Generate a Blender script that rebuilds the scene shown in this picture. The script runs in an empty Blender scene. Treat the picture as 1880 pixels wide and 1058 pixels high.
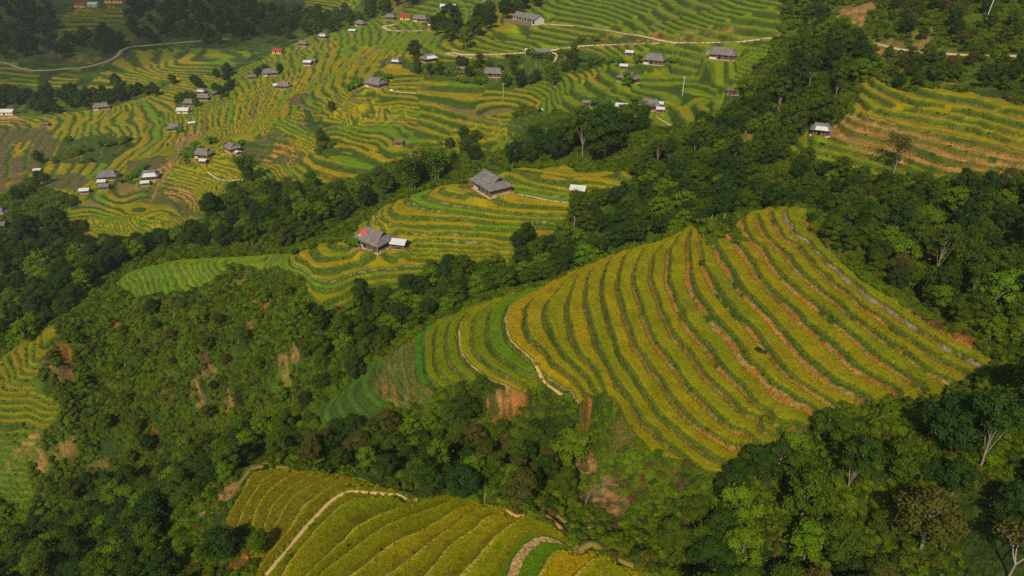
import bpy, bmesh, math, random
import numpy as np
from mathutils import Vector, Matrix

# ------------------------------------------------------------------ camera, sky, sun, exposure
scene = bpy.context.scene
COL = scene.collection
F_PX, CU, CV = 1294.0, 940.0, 529.0          # focal length and centre in photo pixels (1880 x 1058)
PITCH = math.radians(30.0)
CAM_Z = 160.0
CP, SP = math.cos(PITCH), math.sin(PITCH)
cam_data = bpy.data.cameras.new("camera")
cam_data.sensor_width = 36.0
cam_data.lens = 36.0 * F_PX / 1880.0
cam_data.clip_start, cam_data.clip_end = 1.0, 6000.0
cam = bpy.data.objects.new("camera", cam_data)
COL.objects.link(cam)
cam.location = (0, 0, CAM_Z)
cam.rotation_euler = (math.radians(90) - PITCH, 0, 0)
scene.camera = cam

SUN_EL = math.radians(44.0)
SUN_AZ = math.atan2(-0.20, -0.78)            # towards the sun, measured from +Y to +X
world = bpy.data.worlds.new("World"); scene.world = world
world.use_nodes = True
wn = world.node_tree
bg = wn.nodes["Background"]
sky = wn.nodes.new("ShaderNodeTexSky"); sky.sky_type = 'NISHITA'; sky.sun_disc = False
sky.sun_elevation = SUN_EL; sky.sun_rotation = SUN_AZ % (2 * math.pi)
sky.altitude = 900; sky.air_density = 1.0; sky.dust_density = 2.0
wn.links.new(sky.outputs[0], bg.inputs[0]); bg.inputs[1].default_value = 0.095
sun_d = bpy.data.lights.new("sun", 'SUN'); sun_d.energy = 3.4; sun_d.angle = math.radians(1.0)
sun_d.color = (1.0, 0.88, 0.64)
sun = bpy.data.objects.new("sun", sun_d); COL.objects.link(sun)
to_sun = Vector((math.sin(SUN_AZ) * math.cos(SUN_EL), math.cos(SUN_AZ) * math.cos(SUN_EL), math.sin(SUN_EL)))
sun.rotation_euler = (-to_sun).to_track_quat('-Z', 'Y').to_euler()
sun.location = to_sun * 900
vs = scene.view_settings
vs.view_transform = 'Standard'; vs.look = 'None'; vs.exposure = 0.36; vs.gamma = 1.0; vs.use_curve_mapping = False
scene.cycles.use_denoising = False
scene.cycles.max_bounces = 5; scene.cycles.diffuse_bounces = 2; scene.cycles.glossy_bounces = 2
scene.cycles.transmission_bounces = 2; scene.cycles.transparent_max_bounces = 6

# one cloud above the valley, out of the frame: it shades the far hillside at the upper left
def add_cloud(cx, cy, cz, sx, sy, sz, dens):
    bm = bmesh.new(); bmesh.ops.create_icosphere(bm, subdivisions=4, radius=1.0)
    for v in bm.verts:
        n = v.co.normalized(); k = 1 + .16 * math.sin(n.x * 5 + 1) * math.sin(n.y * 4.3) + .10 * math.sin(n.x * 9 + n.z * 7) * math.sin(n.y * 11 + 2)
        v.co = Vector((n.x * sx * k, n.y * sy * k, n.z * sz * k))
    me = bpy.data.meshes.new("cloud"); bm.to_mesh(me); bm.free(); m = bpy.data.materials.new("cloud_vapour"); m.use_nodes = True; nt = m.node_tree; nt.nodes.clear()
    o = nt.nodes.new("ShaderNodeOutputMaterial"); p = nt.nodes.new("ShaderNodeVolumePrincipled"); p.inputs["Color"].default_value = (.95, .95, .96, 1); p.inputs["Density"].default_value = dens; nt.links.new(p.outputs[0], o.inputs["Volume"])
    me.materials.append(m); ob = bpy.data.objects.new("cloud", me); COL.objects.link(ob); ob.location = (cx, cy, cz); ob['kind'] = 'structure'
_k = 700.0
add_cloud(-520 + to_sun.x * _k, 800 + to_sun.y * _k, 40 + to_sun.z * _k, 330, 240, 55, .009)

RES = 1.0                                    # terrain mesh density
rng = random.Random(7)

# ------------------------------------------------------------------ helpers
def ray(u, v):
    x = (np.asarray(u, float) - CU) / F_PX; y = (CV - np.asarray(v, float)) / F_PX
    return x, CP + y * SP, -SP + y * CP
def P(u, v, D):
    """ground point seen at photo pixel (u,v) when it lies D metres below the camera"""
    dx, dy, dz = ray(u, v); t = D / -dz
    return np.array([dx * t, dy * t])

def _hash(ix, iy, seed):
    h = (ix.astype(np.int64) * 374761393 + iy.astype(np.int64) * 668265263 + seed * 974711) & 0xFFFFFFFF
    h = ((h ^ (h >> 13)) * 1274126177) & 0xFFFFFFFF
    return ((h ^ (h >> 16)) & 0xFFFFFF) / float(0xFFFFFF)
def vnoise(x, y, scale, seed=0):
    x = np.asarray(x, float) / scale; y = np.asarray(y, float) / scale
    ix = np.floor(x); iy = np.floor(y); fx = x - ix; fy = y - iy
    fx = fx * fx * (3 - 2 * fx); fy = fy * fy * (3 - 2 * fy)
    a = _hash(ix, iy, seed); b = _hash(ix + 1, iy, seed); c = _hash(ix, iy + 1, seed); d = _hash(ix + 1, iy + 1, seed)
    return (a + (b - a) * fx) * (1 - fy) + (c + (d - c) * fx) * fy
def fnoise(x, y, scale, seed=0, octs=3):
    s = 0; amp = 1; tot = 0
    for o in range(octs):
        s = s + amp * vnoise(x, y, scale / 2 ** o, seed + 17 * o); tot += amp; amp *= 0.5
    return s / tot
def sstep(a, b, x):
    t = np.clip((x - a) / (b - a), 0, 1); return t * t * (3 - 2 * t)
def inpoly(px, py, poly):
    poly = np.asarray(poly, float); out = np.zeros(px.shape, bool)
    x0, y0 = poly.min(0); x1, y1 = poly.max(0)
    idx = np.nonzero((px >= x0) & (px <= x1) & (py >= y0) & (py <= y1))
    if len(idx[0]) == 0: return out
    X = px[idx]; Y = py[idx]; r = np.zeros(X.shape, bool); n = len(poly)
    for i in range(n):
        ax, ay = poly[i]; bx, by = poly[(i + 1) % n]
        if ay == by: continue
        c = ((ay > Y) != (by > Y)) & (X < (bx - ax) * (Y - ay) / (by - ay) + ax)
        r ^= c
    out[idx] = r
    return out

# ------------------------------------------------------------------ relief: terrace edges traced as level lines (pixels, metres below the camera)
SPUR_D = [105.5 - 1.5 * i for i in range(18)] + [80 - 1.143 * (i + 1) for i in range(7)]
SPUR = [
 [(817,579),(796,589),(768,615),(764,645),(764,670),(768,691),(779,708),(798,723)],
 [(830,577),(813,586),(788,604),(779,619),(779,645),(783,674),(792,696),(813,715)],
 [(839,577),(813,591),(802,606),(799,628),(800,657),(809,683),(830,702)],
 [(856,570),(830,589),(823,606),(821,628),(826,651),(837,674),(851,689),(864,700)],
 [(905,550),(873,566),(851,583),(845,602),(844,623),(847,640),(858,662),(881,683),(900,696),(932,708),(964,723)],
 [(915,557),(885,570),(873,594),(869,619),(875,643),(890,660),(913,679),(943,696),(975,713)],
 [(958,537),(913,559),(899,579),(896,602),(900,625),(911,647),(926,657),(958,679),(988,692)],
 [(1017,517),(992,530),(953,549),(934,568),(927,589),(932,613),(945,632),(968,651),(987,670),(1000,681),(1032,704),(1062,736)],
 [(1012,530),(985,545),(970,557),(965,581),(966,603),(976,622),(1006,651),(1028,674),(1049,691),(1074,719)],
 [(1036,521),(1016,545),(1004,564),(1002,581),(1008,602),(1019,627),(1036,651),(1062,674),(1081,693),(1098,721)],
 [(1057,519),(1049,540),(1044,566),(1044,591),(1053,621),(1070,653),(1089,672),(1102,693),(1113,722),(1132,738),(1140,765),(1164,799),(1193,829)],
 [(1100,483),(1085,500),(1078,528),(1077,557),(1083,583),(1091,610),(1098,632),(1108,651),(1121,677),(1138,704),(1157,728),(1174,756),(1202,786),(1228,812),(1249,827),(1270,846),(1300,867),(1323,869)],
 [(1125,472),(1113,491),(1107,519),(1107,545),(1113,574),(1121,604),(1130,625),(1136,649),(1153,674),(1172,704),(1189,727),(1213,759),(1238,782),(1264,801),(1291,820),(1315,837),(1338,850)],
 [(1160,458),(1144,479),(1137,506),(1139,536),(1145,562),(1153,591),(1160,606),(1168,634),(1183,653),(1195,674),(1215,696),(1227,718),(1249,745),(1274,770),(1300,788),(1334,808),(1355,818),(1379,820)],
 [(1190,450),(1170,481),(1165,502),(1166,523),(1176,553),(1183,581),(1194,607),(1210,636),(1232,662),(1249,689),(1274,717),(1300,742),(1323,763),(1355,788),(1387,808),(1415,818)],
 [(1225,440),(1204,466),(1197,496),(1202,523),(1213,553),(1228,585),(1238,611),(1260,636),(1281,666),(1304,695),(1332,720),(1353,740),(1379,759),(1398,765)],
 [(1255,425),(1234,453),(1230,485),(1232,519),(1245,553),(1260,586),(1285,620),(1319,665),(1349,693),(1376,720),(1402,746),(1423,767),(1472,780)],
 [(1285,412),(1270,434),(1268,466),(1274,509),(1287,542),(1304,566),(1323,591),(1336,603),(1362,637),(1387,669),(1413,695),(1445,716),(1483,740)],
 [(1290,430),(1287,449),(1293,485),(1315,517),(1336,551),(1357,578),(1383,603),(1406,633),(1436,671),(1466,699),(1502,722)],
 [(1310,430),(1317,451),(1338,485),(1357,517),(1383,547),(1404,570),(1423,591),(1440,612),(1470,646),(1504,674),(1540,701),(1596,733)],
 [(1345,425),(1357,444),(1387,483),(1404,515),(1430,544),(1464,572),(1476,588),(1519,622),(1551,650),(1583,677),(1607,691),(1650,715)],
 [(1368,402),(1372,423),(1385,442),(1408,462),(1417,481),(1442,510),(1470,538),(1510,568),(1537,591),(1576,623),(1612,653),(1646,674),(1682,698)],
 [(1404,387),(1402,410),(1413,434),(1434,455),(1457,483),(1479,506),(1507,531),(1548,564),(1586,593),(1625,621),(1656,636),(1680,657),(1714,681),(1756,704)],
 [(1428,385),(1426,402),(1436,419),(1462,446),(1491,480),(1520,505),(1565,543),(1616,579),(1663,613),(1703,640),(1744,666)],
 [(1455,383),(1453,406),(1466,432),(1493,457),(1519,483),(1545,504),(1586,536),(1635,568),(1693,606),(1746,638),(1807,674)],
]
FORE_D = [101 - 1.1 * i for i in range(17)]
FORE = [
 [(412,961),(427,929),(446,897),(463,869),(486,863),(516,860),(537,861),(550,865)],
 [(435,961),(450,927),(471,895),(495,873),(530,865)],
 [(463,954),(471,931),(491,903),(516,884),(550,869),(567,867)],
 [(484,969),(495,939),(518,910),(550,886),(582,872),(610,873)],
 [(497,978),(512,952),(537,914),(567,893),(603,880),(657,881),(686,888)],
 [(469,1054),(495,1014),(529,973),(550,935),(582,907),(614,893),(657,894),(712,899)],
 [(488,1056),(525,1012),(563,965),(593,931),(614,912),(637,901),(663,901),(716,906),(733,908),(750,918)],
 [(527,1037),(550,1007),(578,969),(610,935),(650,916),(695,913),(729,914),(744,924)],
 [(563,1054),(593,1024),(625,993),(663,958),(699,941),(754,928),(792,913)],
 [(588,1054),(625,1022),(667,990),(710,961),(742,948),(780,935),(813,922),(841,910),(860,916)],
 [(644,1054),(688,1020),(731,990),(780,968),(792,961),(830,937),(860,925),(885,929)],
 [(703,1054),(742,1027),(765,1012),(802,982),(845,952),(888,931),(917,930),(932,937)],
 [(773,1056),(824,1003),(879,961),(930,944)],
 [(845,1056),(879,1020),(913,982),(943,961),(968,949),(992,958)],
 [(937,1056),(945,1029),(960,1007),(981,990),(1002,984),(1024,993),(1039,1001)],
 [(990,1054),(1007,1024),(1039,1008),(1068,1014)],
 [(1054,1054),(1075,1035),(1092,1020),(1111,1022),(1143,1043)],
]
KNOLL_D = [92, 92.8, 93.6, 94.5] + [95.5 + 1.0 * i for i in range(11)] + [106.6, 107.7, 108.8, 110.0]
KNOLL = [
 [(961,314),(973,322),(995,331),(1028,336),(1048,337)],
 [(934,324),(951,332),(985,342),(1019,349),(1041,351)],
 [(936,344),(976,350),(1010,356),(1045,361)],
 [(946,355),(976,360),(1005,367),(1029,370),(1062,373)],
 [(815,343),(812,351),(831,356),(878,365),(929,373),(956,377),(1022,380),(1055,384)],
 [(785,355),(781,361),(802,368),(844,377),(895,385),(956,391),(1048,395)],
 [(754,361),(756,370),(773,378),(810,387),(861,392),(912,399),(956,402),(1043,405)],
 [(723,377),(722,387),(735,395),(785,400),(844,401),(895,407),(956,411),(1041,415)],
 [(705,390),(705,401),(722,411),(759,415),(790,414),(844,416),(895,420),(1000,422),(1041,427)],
 [(698,399),(705,413),(735,421),(790,430),(832,428),(878,430),(943,436)],
 [(749,440),(793,438),(844,441),(895,443),(943,449)],
 [(759,450),(810,452),(912,458)],
 [(756,460),(810,462),(895,462),(929,467)],
 [(582,463),(588,471),(619,473),(645,470)],
 [(547,464),(549,471),(568,488),(588,495),(616,493),(645,485),(670,480),(701,476),(752,475),(820,476)],
 [(539,487),(556,493),(570,509),(585,515),(611,517),(633,510),(662,500),(687,495),(721,493),(811,492),(900,490)],
 [(568,517),(585,531),(611,531),(636,522),(662,512),(704,505),(806,502)],
 [(563,536),(573,551),(602,553),(636,541),(670,524),(721,518),(769,516)],
 [(555,551),(560,578),(582,582),(611,573),(636,560),(670,543),(704,536)],
]
LINES = [
 # green side hill
 (121,[(238,500),(240,520),(250,545)]),(119,[(276,490),(274,510),(283,540)]),(117,[(314,478),(305,495),(313,530)]),
 (115.5,[(336,480),(338,495),(355,523)]),(114,[(360,480),(362,498),(385,520)]),(112.5,[(386,478),(388,496),(406,508)]),(111,[(440,474),(444,485)]),(110.5,[(492,472),(492,482)]),
 # lower left rice
 (122,[(77,608),(78,625),(85,633)]),(123,[(70,616),(71,642),(80,655)]),(124,[(56,633),(58,652),(68,669)]),(125.2,[(32,642),(44,662),(60,679)]),
 (126.4,[(22,655),(34,679),(44,694),(68,693)]),(127.6,[(5,660),(20,683),(34,703)]),(128.8,[(0,679),(10,696),(20,713)]),
 (130,[(0,718),(25,723),(51,723),(68,728),(102,740)]),(133,[(0,756),(27,760),(54,758)]),(135,[(0,778),(58,785)]),(138,[(0,817),(68,816)]),(143,[(10,860),(60,862)]),
 # left bowl
 (150,[(114,399),(162,393),(190,400),(221,407),(252,407),(281,402),(311,409)]),(151.3,[(111,409),(153,407),(204,414),(247,416),(289,409)]),
 (152.5,[(116,419),(162,412),(196,419),(238,421),(289,417)]),(154,[(117,434),(160,421),(177,429),(221,431),(289,426)]),(148.5,[(248,377),(290,382),(324,392)]),
 # far village slope
 (106,[(633,165),(635,175),(660,181),(701,182),(752,185),(800,192),(863,205),(900,208),(950,200)]),
 (108.5,[(625,177),(621,192),(642,201),(676,200),(727,199),(769,202),(800,209),(840,217),(867,222),(918,231)]),
 (113,[(602,191),(609,204),(633,214),(684,218),(735,219),(800,237),(829,245),(913,249)]),
 (117,[(570,208),(575,223),(597,233),(613,228),(650,235),(701,248),(732,260),(751,262),(819,262),(884,259)]),
 (121,[(514,211),(516,228),(536,242),(575,265),(608,257),(650,265),(684,279),(710,291)]),
 (124,[(490,228),(505,248),(531,257),(579,286),(599,290),(650,301),(683,308),(750,305)]),
 (127,[(577,310),(616,321),(650,330)]),
 (81.5,[(1227,116),(1300,130),(1366,148)]),(87,[(1180,160),(1250,172),(1330,180)]),
 # right hill
 (60,[(1732,169),(1783,177),(1880,205)]),
 (62,[(1579,136),(1609,154),(1655,174),(1706,184),(1770,200),(1880,228)]),(63.8,[(1576,156),(1617,179),(1655,194),(1732,210),(1808,228),(1880,248)]),
 (65.6,[(1594,192),(1625,205),(1693,217),(1783,235),(1880,263)]),(67.4,[(1576,205),(1594,217),(1655,233),(1732,250),(1808,266),(1880,284)]),
 (69,[(1561,217),(1579,225),(1681,250),(1783,281),(1880,297)]),(70.6,[(1543,222),(1563,238),(1617,253),(1681,268),(1744,291),(1860,307)]),
 (72.2,[(1525,243),(1553,258),(1630,274),(1681,294),(1717,307),(1834,325)]),(74,[(1494,256),(1579,279),(1655,299),(1714,325)]),
 (75.6,[(1471,253),(1477,274),(1522,279),(1617,304)]),(77.3,[(1446,263),(1466,281),(1527,294),(1604,320)]),
]
SPOTS = [  # u, v, D
 (690,690,110),(700,660,109),(650,700,113),(600,745,118),(700,742,111.5),(740,780,113.5),(570,770,122),
 (650,705,116.5),(550,755,127),(450,800,135),(280,870,143),(100,930,151),(0,990,156),
 (350,900,113),(300,1000,112),(200,1050,119),(100,1050,131),(0,1050,142),(600,850,104),(600,805,120),(400,870,112),(480,840,112),
 (850,800,108.5),(800,850,103),(900,840,102),(1000,850,101),(1000,780,104),(1100,850,97),(1130,930,94),(1110,960,92),(1250,930,92),(1300,1000,90),(1250,1050,88.5),
 (950,770,105),(930,740,102.5),(1050,790,101),(1100,780,98),(1150,850,95.5),(1230,880,93),
 (1500,950,86),(1500,870,84),(1700,950,80),(1700,800,75),(1850,1000,76),(1850,850,72),(1830,740,69.5),(1450,1000,88),(1450,860,85.5),(1600,780,77),(1880,690,67.5),(1600,1050,86),
 (1833,657,71.0),(1757,626,71.2),(1682,585,71.3),(1629,549,71.3),(1540,480,71.4),(1490,420,71.5),(1487,390,71.6),
 (1000,480,105),(1100,425,98),(1150,380,94),(1250,380,88.5),(1400,350,84.5),(850,500,108),(700,590,113),(640,610,113),(920,520,107),
 (1100,270,90),(1200,330,88.5),(1300,300,84),(1370,250,80),(1430,180,72),(1480,100,62),(1560,30,55),(1560,0,52),(1650,40,52),
 (1505,243,74.5),(1500,340,81.5),(1600,360,80),(1750,380,75),(1880,380,69),(1880,500,71),(1750,480,76.5),(1600,430,80.5),(1700,560,75.5),(1880,600,68.5),
 (1630,85,54.5),(1720,97,54),(1880,105,52.5),(1700,130,58),(1880,50,45),(1880,0,40),(1750,20,44),
 (560,185,108.5),(500,210,116),(430,250,126.5),(350,290,137),(300,320,143),
 (600,370,125),(450,400,134),(520,430,126),(300,445,145),(150,475,149),(60,480,151),(60,560,145),(100,520,146),(50,600,141),(0,620,146),
 (350,600,118),(300,560,119),(350,650,122),(400,720,130),(250,700,130),(200,600,124),(150,700,132),(200,800,140),(130,640,125),(500,650,118.5),(500,580,113.5),(545,530,111),(590,620,114.5),(620,680,117.5),(180,545,124),(400,560,116.5),(470,520,112.5),(500,720,126),(60,800,138),
 (230,360,147.5),(150,375,149),(360,350,145.5),(300,330,145.5),(275,325,145),(375,280,138.5),(427,270,135),(440,330,137),(400,380,143),(340,420,148),(200,325,149),
 (100,300,155),(50,260,157),(45,207,156),(200,220,152),(340,190,146),(250,250,151),(320,240,147.5),(450,190,136),(560,120,122),(620,80,115),(700,60,108),(760,40,103),(840,20,95),
 (640,0,109),(500,30,118),(300,130,136),(250,170,148),(100,180,150.5),(100,130,143),(230,90,137.5),(100,50,127),(0,0,110),(300,0,111),(400,80,131),(0,110,141),(160,30,122),(450,100,131),(150,100,139),(0,180,151),(0,300,158),(0,400,157),
 (820,97,93),(970,35,80),(900,60,86),(1000,92,86.5),(1250,72,72.5),(1430,68,66.5),(1200,20,68),(1200,0,66),(1440,20,58),(905,130,97),(690,150,101),(740,130,98.5),(985,97,88),(1200,108,79.5),(1155,140,85),(1325,102,74),(1190,195,90),(1080,190,95),
 (1000,180,101),(950,250,107),(880,290,114),(800,310,119),(700,330,124),(1000,280,100),(1250,230,89),(1340,170,80.5),(1050,120,91),(1100,60,80),(1000,10,76),
 (950,309,91.4),(1100,318,90.8),(1165,330,90.5),(920,318,92),(870,335,94.3),(760,357,97.5),(690,450,103.2),(660,425,102.0),(600,458,104.0),(1090,345,93),
 (930,275,109),(1010,240,101),
]
WORLD_PTS = [  # x, y, D for ground the photo hides or leaves outside the frame
 (9,187,106),(40,185,95),(68,188,87),(-25,178,110),(0,270,106),(-40,270,116),(-80,262,125),(30,250,95),
 (60,150,76),(-160,215,143),(-125,240,134),(-90,235,126),(-175,195,146),
 (0,900,20),(0,700,52),(250,600,10),(150,480,48),(300,420,5),(-150,1000,70),(-400,1100,60),(-700,1050,60),(-950,800,100),(-700,500,140),(-480,350,162),(-330,200,166),(-260,110,168),
 (260,150,40),(300,250,5),(230,90,56),(190,50,64),(-190,60,158),(0,45,84),(90,45,80),(-80,45,112),(130,60,72),(0,1500,-150),(-800,1500,-60),(600,900,-120),(-1200,1200,40),
]
ctrl = []
def add_line(D, pts, lam):
    for i in range(len(pts)):
        ctrl.append((*P(*pts[i], D), D, lam))
        if i + 1 < len(pts):
            a = P(*pts[i], D); b = P(*pts[i + 1], D); n = int(np.hypot(*(b - a)) / 9.0)
            for k in range(n): ctrl.append((*(a + (b - a) * (k + 1) / (n + 1)), D, lam))
for D, l in zip(SPUR_D, SPUR): add_line(D, l, 2e-5)
for D, l in zip(FORE_D, FORE): add_line(D, l, 2e-5)
for D, l in zip(KNOLL_D, KNOLL): add_line(D, l, 2e-5)
for D, l in LINES: add_line(D, l, 1e-4)
for u, v, D in SPOTS: ctrl.append((*P(u, v, D), D, 2e-3))
for x, y, D in WORLD_PTS: ctrl.append((x, y, D, 2e-3))
ctrl = np.array(ctrl)
# thin-plate spline through the level lines
_cx = ctrl[:, :2] / 100.0
def _phi(r2): return np.where(r2 > 1e-12, 0.5 * r2 * np.log(np.maximum(r2, 1e-12)), 0.0)
_n = len(ctrl)
_A = np.zeros((_n + 3, _n + 3))
_d2 = ((_cx[:, None, :] - _cx[None, :, :]) ** 2).sum(-1)
_A[:_n, :_n] = _phi(_d2) + np.diag(ctrl[:, 3])
_A[:_n, _n] = 1; _A[:_n, _n + 1:] = _cx; _A[_n, :_n] = 1; _A[_n + 1:, :_n] = _cx.T
_w = np.linalg.solve(_A, np.concatenate([-ctrl[:, 2], np.zeros(3)]))
def tps(x, y):
    x = np.ravel(x) / 100.0; y = np.ravel(y) / 100.0; out = np.empty(x.shape)
    for s in range(0, len(x), 20000):
        xs = x[s:s + 20000, None]; ys = y[s:s + 20000, None]
        out[s:s + 20000] = _phi((xs - _cx[None, :, 0]) ** 2 + (ys - _cx[None, :, 1]) ** 2) @ _w[:_n] + _w[_n] + xs[:, 0] * _w[_n + 1] + ys[:, 0] * _w[_n + 2]
    return out

# polar grid of the ground, finest where the valley is seen closest
AZ0, AZ1, R0, R1 = math.radians(-56), math.radians(56), 42.0, 1500.0
CS = 4
NA = int(1050 * RES) // CS * CS + 1; NR = int(1360 * RES) // CS * CS + 1
az = np.linspace(AZ0, AZ1, NA); lr = np.linspace(math.log(R0), math.log(R1), NR)
_ca, _cr = np.meshgrid(az[::CS], np.exp(lr[::CS]), indexing='xy')
hc = tps(_cr * np.sin(_ca), _cr * np.cos(_ca)).reshape(_ca.shape)
def upsample(a, axis):
    a = np.moveaxis(a, axis, 0); n = a.shape[0]
    p = np.concatenate([2 * a[:1] - a[1:2], a, 2 * a[-1:] - a[-2:-1]], 0)
    out = np.empty(((n - 1) * CS + 1,) + a.shape[1:])
    for k in range(CS):
        t = k / CS
        w = (-.5*t**3 + t*t - .5*t, 1.5*t**3 - 2.5*t*t + 1, -1.5*t**3 + 2*t*t + .5*t, .5*t**3 - .5*t*t)
        m = n - 1
        out[k:(n - 1) * CS:CS] = sum(w[j] * p[j:j + m] for j in range(4))
    out[-1] = a[-1]
    return np.moveaxis(out, 0, axis)
H0 = upsample(upsample(hc, 0), 1)                  # height relative to the camera
GA, GR = np.meshgrid(az, np.exp(lr), indexing='xy')
GX = GR * np.sin(GA); GY = GR * np.cos(GA)
def grid_sample(G, x, y):
    x = np.asarray(x, float); y = np.asarray(y, float)
    a = (np.arctan2(x, y) - AZ0) / (AZ1 - AZ0) * (NA - 1); r = (np.log(np.maximum(np.hypot(x, y), R0)) - lr[0]) / (lr[-1] - lr[0]) * (NR - 1)
    a = np.clip(a, 0, NA - 1.001); r = np.clip(r, 0, NR - 1.001)
    ia = a.astype(int); ir = r.astype(int); fa = a - ia; fr = r - ir
    return (G[ir, ia] * (1 - fa) + G[ir, ia + 1] * fa) * (1 - fr) + (G[ir + 1, ia] * (1 - fa) + G[ir + 1, ia + 1] * fa) * fr
def hit(u, v, tmax=1400.0, tmin=70.0, G=None):
    """first ground point along the sight line through photo pixel (u,v)"""
    G = H0 if G is None else G
    dx, dy, dz = ray(u, v)
    t = tmin * (1.004 ** np.arange(1200)); t = t[t <= tmax]
    gap = dz * t - grid_sample(G, dx * t, dy * t)
    k = np.nonzero(gap <= 0)[0]
    if len(k) and k[0] > 0:
        i = k[0]; f = gap[i - 1] / (gap[i - 1] - gap[i]); tt = t[i - 1] + f * (t[i] - t[i - 1])
    else:
        tt = t[np.argmin(gap)]
    return np.array([dx * tt, dy * tt])
def world_poly(pts, tmax=1400.0, tmin=70.0):
    return np.array([hit(u, v, tmax, tmin) for u, v in pts])
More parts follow.
